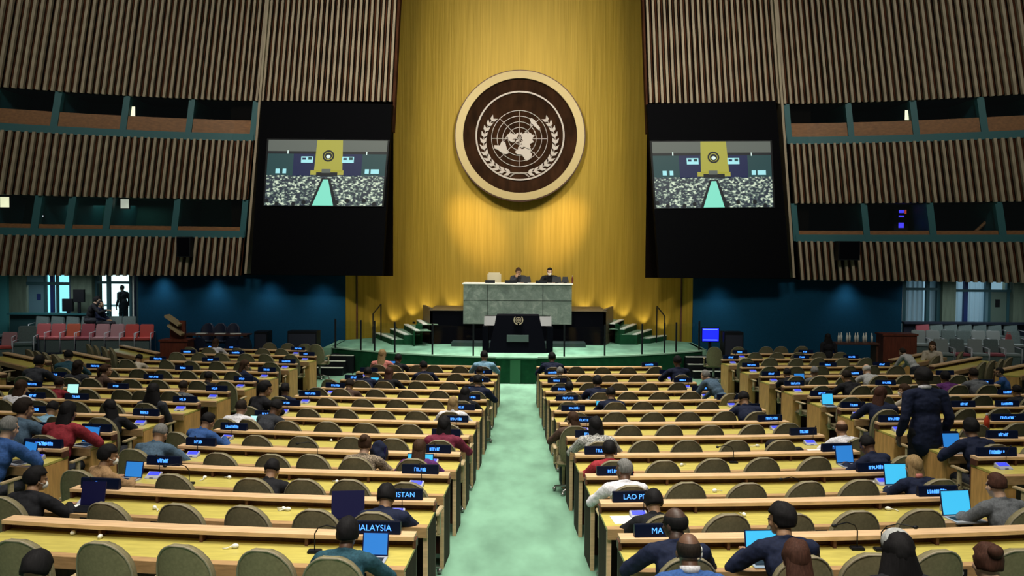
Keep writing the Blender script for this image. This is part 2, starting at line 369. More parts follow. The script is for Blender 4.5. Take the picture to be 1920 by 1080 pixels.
# ------------------------------------------------------------------ hanging black panels with a big screen each
def emat(name, col, es=1.0): return mat(name, [c*0.1 for c in col], 0.5, emit=col, es=es)
E_GREY = emat('feed_grey', (0.10, 0.115, 0.10)); E_GOLD = emat('feed_gold', (0.36, 0.34, 0.05)); E_BLK = emat('feed_black', (0.004, 0.006, 0.01))
E_TEAL = emat('feed_dark_teal', (0.012, 0.05, 0.055)); E_NAVY = emat('feed_navy', (0.006, 0.012, 0.06)); E_CYAN = emat('feed_cyan', (0.35, 0.75, 0.8))
E_AISLE = emat('feed_aisle_green', (0.22, 0.72, 0.55)); E_WHITE = emat('feed_white', (0.7, 0.85, 0.8))
E_CROWD = bpy.data.materials.new('feed_crowd'); E_CROWD.use_nodes = True
nt = E_CROWD.node_tree; b = nt.nodes['Principled BSDF']; b.inputs['Base Color'].default_value = (0.02, 0.02, 0.02, 1)
tc = nt.nodes.new('ShaderNodeTexCoord'); mp = nt.nodes.new('ShaderNodeMapping'); mp.inputs['Scale'].default_value = (13, 13, 20); nt.links.new(tc.outputs['Object'], mp.inputs[0])
n1 = nt.nodes.new('ShaderNodeTexNoise'); n1.inputs['Scale'].default_value = 1.0; n1.inputs['Detail'].default_value = 2; nt.links.new(mp.outputs[0], n1.inputs[0])
r = nt.nodes.new('ShaderNodeValToRGB'); e = r.color_ramp.elements; e[0].position = 0.45; e[0].color = (0.006, 0.015, 0.035, 1); e[1].position = 0.66; e[1].color = (0.7, 0.8, 0.6, 1)
q = e.new(0.54); q.color = (0.10, 0.16, 0.14, 1)
nt.links.new(n1.outputs['Fac'], r.inputs[0]); nt.links.new(r.outputs[0], b.inputs['Emission Color']); b.inputs['Emission Strength'].default_value = 1.0
def feed(root, c4):
    """the live picture shown on the big screen: flat coloured patches on the screen face"""
    tl, tr_, br, bl = c4
    mats = [E_TEAL, E_GREY, E_GOLD, E_BLK, E_NAVY, E_CYAN, E_AISLE, E_WHITE, E_CROWD]
    mb = MB()
    def P(u, v, l): return tl*(1-u)*(1-v)+tr_*u*(1-v)+br*u*v+bl*(1-u)*v+Vector((0, -0.003*l, 0))
    def poly(m_, l, *uv): mb.mi = m_; mb.add([P(u, v, l) for u, v in uv], [tuple(range(len(uv)-1, -1, -1))])
    def rc(m_, l, a, b_, c, d): poly(m_, l, (a, b_), (c, b_), (c, d), (a, d))
    rc(0, 1, 0, 0, 1, 1); rc(1, 2, 0, 0, 1, .17); rc(3, 2, 0, .17, 1, .21); rc(4, 3, .22, .21, .40, .55); rc(4, 3, .62, .21, .80, .55)
    rc(8, 3, 0, .54, 1, 1)
    poly(2, 4, (.41, 0), (.625, 0), (.64, .48), (.40, .48)); poly(2, 4, (.37, .46), (.65, .46), (.65, .53), (.37, .53))
    poly(3, 5, *[(.513+.05*math.cos(a*PI/12), .24+.088*math.sin(a*PI/12)) for a in range(24)])
    poly(2, 6, *[(.513+.036*math.cos(a*PI/12), .24+.062*math.sin(a*PI/12)) for a in range(24)])
    poly(3, 7, *[(.513+.030*math.cos(a*PI/12), .24+.052*math.sin(a*PI/12)) for a in range(24)])
    poly(7, 8, *[(.513+.018*math.cos(a*PI/6), .25+.028*math.sin(a*PI/6)) for a in range(12)])
    for a in (.285, .63): rc(5, 5, a, .25, a+.10, .345); rc(4, 6, a+.01, .27, a+.04, .30); rc(0, 6, a+.06, .26, a+.09, .30)
    for a, c in ((.075, .11), (.135, .165), (.83, .865), (.88, .95)): rc(5, 5, a, .44, c, .51)
    rc(7, 5, .165, .16, .175, .21); rc(7, 5, .83, .17, .838, .22)
    rc(3, 6, .42, .49, .60, .55); rc(1, 7, .465, .44, .54, .50)
    poly(6, 6, (.485, .60), (.525, .60), (.585, 1), (.405, 1)); poly(3, 5, (.47, .58), (.54, .58), (.62, 1), (.38, 1))
    for i in range(9): a = (i*0.618) % 1; poly(3, 6, *[(a*.97+.015+.018*math.cos(t*PI/5), .95+.05*((i % 3)-1)*.5+.035*math.sin(t*PI/5)) for t in range(10)]) if abs(a-.5) > .1 else None
    o = obj('screen_picture', mb, mats, root)
for nm, q, s, lab in (('video_panel', ((490, 190), (735, 195), (717, 517), (470, 515)), ((504, 262), (727, 264), (716, 386), (496, 385)), 'tall black hanging panel with lit video screen on the same side as the red chairs'),
                      ('video_panel', ((1213, 195), (1455, 189), (1482, 522), (1236, 521)), ((1222, 266), (1444, 265), (1450, 388), (1230, 390)), 'tall black hanging panel with lit video screen above the small blue monitor')):
    D = 26.3
    P = [W(x, y, D) for x, y in q]; c = sum(P, Vector())/4
    rt = thing(nm, lab, 'screen', c); P = [p-c for p in P]
    mb = MB(); mb.hexa([P[3], P[2], P[2]+Vector((0, .3, 0)), P[3]+Vector((0, .3, 0)), P[0], P[1], P[1]+Vector((0, .3, 0)), P[0]+Vector((0, .3, 0))])
    obj('panel', mb, M_scrblack, rt)
    S = [W(x, y, D-0.03)-c for x, y in s]
    mb = MB()
    cc = sum(S, Vector())/4
    o_ = [cc+(p-cc)*1.03 for p in S]
    mb.hexa([o_[3], o_[2], o_[2]+Vector((0, .03, 0)), o_[3]+Vector((0, .03, 0)), o_[0], o_[1], o_[1]+Vector((0, .03, 0)), o_[0]+Vector((0, .03, 0))])
    obj('screen_frame', mb, M_black, rt)
    feed(rt, S)

# ------------------------------------------------------------------ stage
SZ = 0.70
def stage_d(x): a = abs(x); return 23.05+min(2.2, 0.072*a*a)
mb = MB()
SX = [-5.5+11.0*i/44 for i in range(45)]
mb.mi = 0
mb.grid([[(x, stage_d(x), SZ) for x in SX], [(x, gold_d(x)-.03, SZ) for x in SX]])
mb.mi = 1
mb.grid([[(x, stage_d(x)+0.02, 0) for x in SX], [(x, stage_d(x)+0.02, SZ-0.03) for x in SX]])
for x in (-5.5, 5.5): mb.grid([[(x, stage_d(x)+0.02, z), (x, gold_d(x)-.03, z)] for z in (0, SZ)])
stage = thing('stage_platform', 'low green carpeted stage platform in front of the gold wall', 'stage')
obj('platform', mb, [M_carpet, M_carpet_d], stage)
mb = MB(); mb.grid([[(x, stage_d(x)+o, z) for x in SX] for o, z in ((-0.02, SZ-0.035), (-0.02, SZ+0.006), (0.05, SZ+0.006), (0.05, SZ-0.035), (-0.02, SZ-0.035))])
obj('edge_nosing', mb, mat('pale_green_nosing', (0.34, 0.52, 0.40), 0.6), stage)
blk = thing('aisle_step_block', 'dark green block against the stage at the end of the centre aisle', 'step')
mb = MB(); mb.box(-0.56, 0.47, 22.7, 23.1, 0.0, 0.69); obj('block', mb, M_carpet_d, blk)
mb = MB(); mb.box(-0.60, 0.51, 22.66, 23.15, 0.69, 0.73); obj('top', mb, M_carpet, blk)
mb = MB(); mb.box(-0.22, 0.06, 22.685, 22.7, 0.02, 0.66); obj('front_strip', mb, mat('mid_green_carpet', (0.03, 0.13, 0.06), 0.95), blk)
# side steps down to the hall floor
M_nose = mat('pale_step_nosing', (0.6, 0.62, 0.55), 0.6)
for nm, sg, st, lab in (('floor_steps', -1, ((630, 655, 24.7, 0), (615, 667, 24.5, 30), (603, 678, 24.2, 26), (590, 690, 23.9, 34)), 'steps with pale nosings down from the stage by the grey chairs'),
                    ('floor_steps', 1, ((1310, 660, 24.7, 0), (1286, 670, 24.5, 40), (1290, 684, 24.2, 52), (1300, 697, 23.9, 56)), 'steps with pale nosings down from the stage below the blue monitor')):
    t = thing(nm, lab, 'steps')
    for i, (px, py, D, w) in enumerate(st[1:]):
        a = W(px, py, D); b_ = W(px+w+ (18 if sg < 0 else 6), py, D)
        mb = MB(); mb.box(a.x, b_.x, D, 26.6, 0.0, a.z); obj('step', mb, M_dkwood if False else M_black, t)
        mb = MB(); mb.box(a.x, b_.x, D-0.015, D+0.09, a.z, a.z+0.02); obj('nosing', mb, M_nose, t)
    if sg < 0: mb = MB(); mb.box(W(606, 650, 25).x, -5.45, 25.0, 27.2, 0, SZ); obj('landing', mb, M_carpet, t)
    else: mb = MB(); mb.box(5.45, W(1318, 650, 25).x, 25.0, 27.2, 0, SZ); obj('landing', mb, M_carpet, t)
# curved steps up to the rostrum on each side
LS = [((704, 625), (735, 637)), ((731, 617), (757, 628)), ((757, 609), (778, 621)), ((781, 601), (792, 609))]
RS = [((1245, 627), (1219, 635)), ((1219, 617), (1195, 628)), ((1193, 608), (1171, 618)), ((1170, 600), (1153, 608))]
for nm, S_, sg, lab in (('rostrum_steps', LS, -1, 'fan of green steps with white nosings climbing towards the cream chair side'), ('rostrum_steps', RS, 1, 'fan of green steps with white nosings nearer the blue monitor')):
    t = thing(nm, lab, 'steps')
    for i, (fa, ne) in enumerate(S_):
        z = SZ+0.15*(i+1)
        a = WZ(*fa, z); b_ = WZ(*ne, z)
        ix = sg*3.12
        a.y = min(a.y, gold_d(a.x)-.12); a.x = a.x
        pl = [(a.x, a.y), (b_.x, b_.y), (ix, min(b_.y, 26.6)), (ix, a.y+0.3)]
        if sg > 0: pl = pl[::-1]
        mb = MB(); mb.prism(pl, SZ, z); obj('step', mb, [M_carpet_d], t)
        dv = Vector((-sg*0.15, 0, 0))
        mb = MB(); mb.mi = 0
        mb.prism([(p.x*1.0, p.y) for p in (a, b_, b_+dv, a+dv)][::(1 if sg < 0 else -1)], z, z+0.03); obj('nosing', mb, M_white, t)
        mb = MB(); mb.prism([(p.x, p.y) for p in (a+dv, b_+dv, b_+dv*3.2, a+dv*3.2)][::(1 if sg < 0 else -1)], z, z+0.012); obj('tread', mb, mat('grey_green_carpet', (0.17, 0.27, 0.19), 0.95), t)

# rostrum: black stone boxes, green marble desk, speaker's lectern
ros = thing('rostrum_block', 'black stone base wall under the green marble desk', 'rostrum')
mb = MB(); mb.box(-2.71, 2.66, 26.3, 28.6, SZ, 1.72); obj('base', mb, M_dais, ros)
M_ledge = mat('dark_brown_ledge', (0.10, 0.075, 0.045), 0.5)
mb = MB(); mb.box(-2.74, 2.69, 26.26, 28.6, 1.72, 1.745); obj('ledge', mb, M_ledge, ros)
for sg, x in ((-1, -2.71), (1, 2.66)):
    mb = MB(); w = sg*0.40; p = [(x, 26.3), (x+w, 27.9), (x+w-sg*0.08, 27.9), (x-sg*0.08, 26.3)]
    mb.prism(p if sg < 0 else p[::-1], SZ, 1.80); obj('side_wing', mb, M_ledge, ros)
mb = MB(); mb.box(-2.0, 2.0, 25.6, 26.3, SZ, SZ+0.12); obj('plinth', mb, mat('dark_slate', (0.02, 0.035, 0.035), 0.5), ros)
m = bpy.data.materials.new('green_marble'); m.use_nodes = True; nt = m.node_tree; b = nt.nodes['Principled BSDF']; b.inputs['Roughness'].default_value = 0.3
tc = nt.nodes.new('ShaderNodeTexCoord'); n1 = nt.nodes.new('ShaderNodeTexNoise'); n1.inputs['Scale'].default_value = 3.4; n1.inputs['Detail'].default_value = 12; n1.inputs['Distortion'].default_value = 0.8; n1.inputs['Roughness'].default_value = 0.75
nt.links.new(tc.outputs['Object'], n1.inputs['Vector']); r = nt.nodes.new('ShaderNodeValToRGB'); e = r.color_ramp.elements
e[0].position = 0.32; e[0].color = (0.07, 0.095, 0.085, 1); e[1].position = 0.68; e[1].color = (0.23, 0.27, 0.24, 1); q = e.new(0.52); q.color = (0.13, 0.165, 0.145, 1); q = e.new(0.78); q.color = (0.35, 0.38, 0.34, 1)
nt.links.new(n1.outputs['Fac'], r.inputs['Fac']); nt.links.new(r.outputs['Color'], b.inputs['Base Color']); M_marble = m
md = thing('presiding_desk', 'high green marble desk above the speaker lectern', 'desk')
mb = MB()
def xz_prism(poly, y0, y1): return mb.prism(poly, y0, y1, Matrix(((1, 0, 0, 0), (0, 0, 1, 0), (0, 1, 0, 0), (0, 0, 0, 1))))
xz_prism([(-1.68, 1.34), (-1.68, 2.54), (1.60, 2.54), (1.60, 1.34), (0.96, 1.34), (0.96, 1.60), (-1.02, 1.60), (-1.02, 1.34)], 26.1, 26.25); obj('marble_front', mb, M_marble, md)
mb = MB(); mb.box(-1.71, 1.63, 26.06, 26.95, 2.54, 2.575); obj('desk_top', mb, M_white, md)
for x in (-1.68, 1.52): mb = MB(); mb.box(x, x+.08, 26.25, 26.9, 1.75, 2.54); obj('side_panel', mb, M_marble, md)
mb = MB()
for x in (-0.95, 0.72): mb.box(x, x+0.012, 26.095, 26.1, 1.6, 2.54)
mb.box(-1.68, 1.6, 26.095, 26.1, 2.05, 2.062); obj('joint_lines', mb, M_dais, md)
lec = thing('speaker_lectern', 'dark blue-black speaker lectern with round emblem at the stage front', 'lectern', (0, 0, 0))
M_lec = mat('lectern_blue_black', (0.0005, 0.0007, 0.003), 0.7, spec=.05)
mb = MB(); mb.hexa([Vector(p) for p in ((-0.85, 24.0, SZ), (0.80, 24.0, SZ), (0.80, 24.9, SZ), (-0.85, 24.9, SZ), (-0.62, 24.1, 1.74), (0.57, 24.1, 1.74), (0.57, 24.8, 1.74), (-0.62, 24.8, 1.74))]); obj('body', mb, M_lec, lec)
for sg, x in ((-1, -0.85), (1, 0.80)):
    mb = MB(); x2 = x+sg*0.16; mb.box(min(x, x2), max(x, x2), 24.05, 24.9, SZ, 1.42); obj('side_cheek', mb, M_lec, lec)
    mb = MB(); xa, xb = sorted((x-sg*0.05+(-0.05 if sg > 0 else 0.05)*0, x+sg*0.12)); xa -= 0.16 if sg > 0 else 0; xb += 0.16 if sg < 0 else 0
    mb.hexa([Vector(p) for p in ((xa, 24.15, 1.45), (xb, 24.15, 1.45), (xb, 24.2, 1.45), (xa, 24.2, 1.45), (xa, 24.35, 1.70), (xb, 24.35, 1.70), (xb, 24.4, 1.70), (xa, 24.4, 1.70))]); obj('reading_panel', mb, mat('grey_panel', (0.02, 0.023, 0.022), 0.5), lec)
mb = MB(); mb.box(-0.33, 0.28, 24.0, 24.06, 1.01, 1.20); obj('grey_plaque', mb, mat('slate_plaque', (0.06, 0.085, 0.085), 0.4), lec)
ez = W(972, 600, 24.05); mb = MB(); k2 = 0.135
ring(mb, k2*0.52, k2*0.60, -0.02, 0.03, n=24); ring(mb, k2*0.28, k2*0.34, -0.02, 0.03, n=24); mb.box(-k2*.58, k2*.58, -.02, .03, -.006, .006); mb.box(-.006, .006, -.02, .03, -k2*.58, k2*.58)
mb.prism([(-.05, -.02), (0, -.05), (.05, .0), (.02, .05), (-.03, .04)], -.02, .03, Matrix(((1, 0, 0, 0), (0, 0, 1, 0), (0, 1, 0, 0), (0, 0, 0, 1))))
for sg in (-1, 1):
    ring(mb, k2*0.80, k2*1.0, -0.02, 0.03, n=16, a0=sg*0.75 if sg > 0 else -2.95, a1=2.95 if sg > 0 else -0.75)
o = obj('lectern_emblem', mb, mat('pale_gilt', (0.5, 0.40, 0.30), 0.4, 0.3), lec); o.location = (ez.x, 24.03, ez.z)

# glass balustrade on the stage edge
rail = thing('stage_balustrade', 'thin dark posts with clear glass along the stage edge', 'railing')
posts = []
for px, py in ((628, 665), (676, 663), (702, 663), (740, 668), (811, 675), (888, 679), (1059, 679), (1135, 675), (1205, 671), (1247, 664), (1269, 662), (1312, 658)):
    p = WZ(px, py, SZ); d = stage_d(p.x)+0.06; p = Vector(((px-973)/F*d, d if abs(p.x) < 5.4 else 25.2, SZ)); posts.append(p)
    mb = MB(); mb.box(p.x-.022, p.x+.022, p.y-.022, p.y+.022, SZ, SZ+.85); obj('post', mb, M_black, rail)
for a, b_ in zip(posts, posts[1:]):
    if a.x < -0.9 and b_.x > 0.9: continue
    mb = MB(); mb.grid([[a+Vector((0, 0, z)), b_+Vector((0, 0, z))] for z in (.06, .80)]); obj('glass_pane', mb, M_glass, rail)
for pts, lab in ((((645, 650), (692, 612), (697, 585)), 'thin metal handrail by the fan of steps on the window side'), (((1246, 662), (1243, 612), (1238, 575)), 'thin metal handrail by the fan of steps near the blue monitor')):
    t = thing('handrail', lab, 'railing')
    sgn = -1 if pts[0][0] < 900 else 1
    q = [Vector((sgn*4.45, 26.3, SZ)), Vector((sgn*4.45, 26.3, SZ+.9)), Vector((sgn*4.35, 27.2, SZ+1.15)), Vector((sgn*4.35, 27.2, SZ))]
    mb = MB(); mb.tube(q[:2], .02); obj('post', mb, M_black, t)
    mb = MB(); mb.tube(q[1:3], .02); obj('rail', mb, M_black, t)
    mb = MB(); mb.tube(q[2:], .02); obj('post', mb, M_black, t)

# ------------------------------------------------------------------ long desks
SHZ, WTZ = 0.85, 0.755
def interp(t, a, b): return a+(b-a)*t
M_enddk = mat('dark_end_wood', (0.035, 0.016, 0.011), 0.7, noise=(8, 8, 1.5, 3, 0.3), spec=.1)
def desk(label, pts, side, panels=(), seams=(), ped=0.0):
    """pts: plan points of the shelf's front edge (towards the camera), in order; the desk stands on the floor there"""
    mid = pts[len(pts)//2]; z0 = min(zf(x, y) for x, y in (pts[0], mid, pts[-1]))
    z0 = sum(zf(x, y) for x, y in (pts[0], mid, pts[-1]))/3
    base = Vector((mid[0], mid[1], z0))
    t = thing('delegate_desk', label, 'desk', base, 0, 'long delegate desks')
    V = [Vector((x, y, 0)) for x, y in pts]; N = []
    for i in range(len(V)):
        d = (V[min(i+1, len(V)-1)]-V[max(i-1, 0)]).normalized(); n = Vector((-d.y, d.x, 0))
        if n.y < 0: n = -n
        N.append(n)
    off = Vector((base.x, base.y, 0))
    def sweep(mb, t0, t1, za, zb, i0=0, i1=None):
        i1 = len(V)-1 if i1 is None else i1
        R = range(i0, i1+1)
        prof = ((t0, za), (t0, zb), (t1, zb), (t1, za))
        ring_ = [[V[i]-off+N[i]*a+Vector((0, 0, z)) for i in R] for a, z in prof]
        mb.grid(ring_+[ring_[0]])
        for i, fl in ((0, False), (len(R)-1, True)):
            q = [r_[i] for r_ in ring_]; mb.add(q, [(0, 1, 2, 3) if fl else (3, 2, 1, 0)])
        return mb
    L = len(V)-1
    mb = MB()
    cuts = [0]+list(seams)+[L]
    for a, b_ in zip(cuts, cuts[1:]): sweep(mb, 0.0 if a % 2 == 0 else 0.003, 0.14, SHZ-0.03, SHZ-(0.0 if a % 2 == 0 else 0.003), a, b_)
    obj('shelf', mb, M_shelf, t)
    mb = MB(); sweep(mb, -0.40, 0.13, WTZ-0.025, WTZ); wt = obj('worktop', mb, M_top, t)
    mb = MB(); sweep(mb, -0.40, -0.345, WTZ-0.001, WTZ+0.003); obj('wood_border', mb, M_fascia, t)
    mb = MB(); sweep(mb, -0.43, -0.40, WTZ-0.085, WTZ+0.004); obj('front_lip', mb, M_fascia, t)
    mb = MB(); sweep(mb, 0.115, 0.137, 0.0, SHZ-0.031); obj('back_panel', mb, M_dkwood, t)
    mb = MB()
    for i in range(0, L+1, 2):
        c = V[i]-off; n = N[i]; d = Vector((n.y, -n.x, 0))*0.012
        mb.hexa([c+n*a+d*s+Vector((0, 0, z)) for z in (WTZ, SHZ-0.03) for a, s in ((0.02, -1), (0.02, 1), (0.12, 1), (0.12, -1))])
    sweep(mb, 0.1, 0.115, WTZ, SHZ-0.03)
    obj('shelf_rail', mb, M_dkwood, t)
    for e in (0, -1):
        n = N[e]; d = Vector((n.y, -n.x, 0)); inw = d if (V[-1]-V[0]).dot(d)*(1 if e == 0 else -1) > 0 else -d
        c = V[e]-off; wd = ped if (ped and e == side) else 0.035
        mb = MB(); mb.hexa([c+n*a+inw*s+Vector((0, 0, z)) for z in (0.0-0.04, WTZ-0.03) for a, s in ((-0.38, 0), (-0.38, wd), (0.115, wd), (0.115, 0))])
        pn = obj('end_panel', mb, M_endp if (ped and e == side) else M_enddk, t)
        if not ped:
            mb = MB(); mb.hexa([c+n*a+inw*s+Vector((0, 0, z)) for z in (-0.04, WTZ-0.03) for a, s in ((-0.40, -.002), (-0.40, wd+.002), (-0.375, wd+.002), (-0.375, -.002))]); obj('edge_strip', mb, M_shelf, pn)  # pale strip colours in the lit front edge of the panel
    for i in panels:   # dark control panels let into the front lip
        a = i*L; j = min(int(a), L-1); f = a-j
        c = V[j].lerp(V[j+1], f)-off; n = N[j]; d = Vector((n.y, -n.x, 0))
        mb = MB(); mb.hexa([c+n*p+d*s+Vector((0, 0, z)) for z in (WTZ-0.07, WTZ-0.02) for p, s in ((-0.436, -0.07), (-0.436, 0.07), (-0.42, 0.07), (-0.42, -0.07))])
        pn = obj('control_panel', mb, M_black, t)
        mb = MB()
        for s in (-0.035, 0.02): mb.hexa([c+n*p+d*q_+Vector((0, 0, z)) for z in (WTZ-0.055, WTZ-0.035) for p, q_ in ((-0.44, s), (-0.44, s+.02), (-0.43, s+.02), (-0.43, s))])
        obj('dial', mb, M_silver, pn)
    return t
ROWTXT = ['bottom', 'second', 'third', 'fourth', 'fifth', 'sixth', 'seventh', 'eighth', 'ninth', 'tenth', 'eleventh', 'twelfth', 'thirteenth', 'fourteenth', 'fifteenth']
SROWD = {2: 8.76, 3: 9.9, 4: 11.3, 5: 12.7, 6: 14.1, 7: 15.55, 8: 17.05, 9: 18.6, 10: 20.4, 11: 22.0}
XI_ = [0.77-0.032*n for n in range(12)]
XO_ = [4.05, 4.15, 4.05, 4.1, 4.1, 4.0, 4.0, 3.95, 3.75, 3.62, 3.52, 3.3]
def shelf_y(n, x): return (SROWD[n] if abs(x) > 4.6 and n in SROWD else ROWD[n])+arc(x)
def frame(n, x, t=0.0):
    """point on row n's shelf edge moved t metres towards the stage, and the row's heading there"""
    d = darc(x); nv = Vector((-d, 1, 0)).normalized(); p = Vector((x, shelf_y(n, x), 0))+nv*t
    return p, math.atan(d)
for n in range(12):
    for sg, nm in ((-1, 'left'), (1, 'right')):
        xs_ = [sg*interp(i/8, XI_[n], XO_[n]) for i in range(9)]
        if sg < 0: xs_ = xs_[::-1]
        desk('long pale desk, %s row up from the bottom edge, %s of the centre aisle' % ('first' if n == 0 else ROWTXT[n], nm), [(x, shelf_y(n, x)) for x in xs_], -1 if sg < 0 else 0,
             panels=(0.14, 0.33, 0.52, 0.71, 0.9) if n < 5 else (), seams=(4,))
SIDE = {}
for n in range(2, 12):
    for sg, nm in ((-1, 'left'), (1, 'right')):
        xe = 4.95 if n < 11 else 5.6; D = SROWD[n]
        xo = min(9.2 if n < 9 else 8.5, 0.62*D+1.3)
        if xo-xe < 0.6: xo = xe+0.6
        SIDE[(n, sg)] = (xe, xo)
        xs_ = [sg*interp(i/8, xe, xo) for i in range(9)]
        if sg < 0: xs_ = xs_[::-1]
        desk('honey ended side desk, %s row up from the bottom edge, %s of its side aisle' % (ROWTXT[n], nm), [(x, shelf_y(n, x)) for x in xs_], -1 if sg < 0 else 0,
             panels=(), seams=(4,), ped=0.16)
FARL = [((-10.9, 23.4), (-9.2, 21.7)), ((-11.5, 21.6), (-9.6, 19.9)), ((-12.6, 20.9), (-10.6, 19.2)), ((-12.6, 18.6), (-10.3, 17.0))]
FARR = [((9.3, 21.4), (11.0, 23.1)), ((9.6, 19.9), (11.7, 21.8)), ((10.6, 19.0), (12.7, 20.8)), ((10.4, 17.0), (12.7, 18.6))]
for rows, nm, e in ((FARL, 'red chairs under the bright doors', -1), (FARR, 'grey chairs by the curtained windows', 0)):
    for i, (a, b_) in enumerate(rows):
        desk('slanting corner desk, %s from the %s' % (ORD[i+1], nm), [(interp(j/4, a[0], b_[0]), interp(j/4, a[1], b_[1])) for j in range(5)], e, seams=(2,), ped=0.16)

# ------------------------------------------------------------------ chairs
def back_grid(mb, w, h0, h1, thick, dish, lean, n=10, mrows=10, inset=0.0):
    def pt(u, v, o):
        s = 1.0
        tv = (v-0.45)/0.55
        if tv > 0: s = max(0.0, 1-tv**2.6)**0.5
        lo = min(1, 0.82+0.18*min(1, v/0.3))
        x = u*w*s*lo
        return Vector((x, -lean*v+dish*(u*s)**2+o, h0+(h1-h0)*v))
    vs = [i/mrows for i in range(mrows+1)]; vs[-1] = 0.985; vs.insert(-1, 0.955)
    us = [-1+2*i/n for i in range(n+1)]
    A = [[pt(u, v, -thick/2) for u in us] for v in vs]; B = [[pt(u, v, thick/2) for u in reversed(us)] for v in vs]
    mb.grid([a+b_ for a, b_ in zip(A, B)], closed_u=True)
    mb.add(A[-1]+B[-1], [tuple(range(2*(n+1)))]); mb.add(A[0]+B[0], [tuple(range(2*(n+1)-1, -1, -1))])
    return [pt(u, v, -thick/2-0.004) for u, v in [(-1, q) for q in vs]+[(1, q) for q in reversed(vs)]]
def chair_parts():
    """name, mesh, children"""
    P = []
    mb = MB(); rim = back_grid(mb, 0.203, 0.44, 0.975, 0.06, 0.06, 0.07)
    mb.v = [(x, y-0.19, z) for x, y, z in mb.v]
    me = mb.mesh('backrest', M_chair, True)
    mr = MB(); mr.tube([p+Vector((0, -0.185, 0)) for p in rim], 0.008, 5); rimm = mr.mesh('piping', M_chairrim, True)
    P.append(('backrest', me, [('piping', rimm)]))
    mb = MB(); mb.box(-0.23, 0.23, -0.20, 0.24, 0.40, 0.47); P.append(('seat', mb.mesh('seat', M_chair, False, 0.025), []))
    for sx in (-1, 1):
        mb = MB(); mb.box(sx*0.255-0.025, sx*0.255+0.025, -0.14, 0.14, 0.625, 0.65); mb.box(sx*0.255-0.015, sx*0.255+0.015, -0.03, 0.03, 0.42, 0.63); mb.box(min(sx*0.2, sx*0.27), max(sx*0.2, sx*0.27), -0.03, 0.03, 0.40, 0.425)
        P.append(('armrest', mb.mesh('armrest', M_arm, False, 0.006), []))
    mb = MB(); mb.tube([(0, 0, 0.08), (0, 0, 0.41)], 0.03, 10); P.append(('column', mb.mesh('column', M_metal, True), []))
    mb = MB()
    for i in range(5):
        a = 2*PI*i/5+0.3; c, s = math.cos(a), math.sin(a); mb.tube([(0, 0, 0.1), (0.26*c, 0.26*s, 0.065)], [0.026, 0.016], 6); mb.ell((0.26*c, 0.26*s, 0.03), (0.028, 0.028, 0.03), 8, 6)
    P.append(('star_base', mb.mesh('star_base', M_metal, True), []))
    return P
CHP = chair_parts()
def join_meshes(parts, name):
    mb = MB(); mats = []
    for _, me, ch in parts:
        for m_ in [me]+[c[1] for c in ch]:
            mt = m_.materials[0]
            if mt not in mats: mats.append(mt)
            mb.mi = mats.index(mt); mb.add([v.co for v in m_.vertices], [tuple(p.vertices) for p in m_.polygons])
    return mb.mesh(name, mats, True)
CH_LOW = join_meshes(CHP, 'swivel_chair')
chair_n = [0]
def chair(x, y, rz, label, full, z=None):
    z = zf(x, y) if z is None else z
    chair_n[0] += 1
    if full:
        t = thing('swivel_chair', label, 'chair', (x, y, z), rz, 'taupe delegate chairs')
        for nm, me, ch in CHP:
            o = link(nm, me, t)
            for n2, m2 in ch: link(n2, m2, o)
        return t
    return tag(link('swivel_chair', CH_LOW, None, (x, y, z), rz), label, 'chair', 'taupe delegate chairs')
from mathutils import noise
# ------------------------------------------------------------------ people: one continuous body per pose, clothes and hair as parts
class Blob(MB):
    def sph(s, c, r): return s.ell(c, (r, r, r), 10, 8)
    def cap(s, pts, rs, n=10):
        s.tube(pts, rs, n)
        rs = rs if isinstance(rs, (list, tuple)) else [rs]*len(pts)
        for p, r in zip(pts, rs): s.sph(p, r*0.99)
        return s
    def el(s, c, r, M):   # ellipsoid in a local frame
        o = len(s.v); s.ell((0, 0, 0), r, 14, 10); T = M @ Matrix.Translation(c)
        s.v[o:] = [tuple(T @ Vector(v)) for v in s.v[o:]]; return s
def ik(S, T, a, b, pole):
    d = T-S; L = min(d.length, (a+b)*0.995); u = d.normalized(); h = (a*a-b*b+L*L)/(2*L); r = math.sqrt(max(0, a*a-h*h))
    p = (pole-u*pole.dot(u)).normalized(); return S+u*h+p*r
def hand(b, Wp, fwd, up, sx):
    """palm, four fingers of different length and a thumb; fwd along the fingers, up = back of the hand"""
    f = fwd.normalized(); u = (up-f*up.dot(f)).normalized(); r = f.cross(u)*1.0    # r = to the right
    inn = -r*sx       # thumb side points to the body's middle
    M = Matrix((( r.x, f.x, u.x, Wp.x+f.x*.05), (r.y, f.y, u.y, Wp.y+f.y*.05), (r.z, f.z, u.z, Wp.z+f.z*.05), (0, 0, 0, 1)))
    b.el((0, 0, 0), (.040, .052, .016), M)
    for i, (o, L) in enumerate(((.030, .066), (.011, .075), (-.010, .070), (-.030, .054))):
        k0 = Wp+f*.088+inn*o; d = (f+inn*o*5.0).normalized()
        b.cap([k0-f*.02, k0+d*L*.45-u*.003, k0+d*L*.78-u*.012, k0+d*L-u*.022], [.0098, .0092, .0088, .0078], 7)
    k0 = Wp+f*.025+inn*.030
    b.cap([k0, k0+inn*.03+f*.03-u*.006, k0+inn*.036+f*.06-u*.012], [.012, .0105, .009], 7)
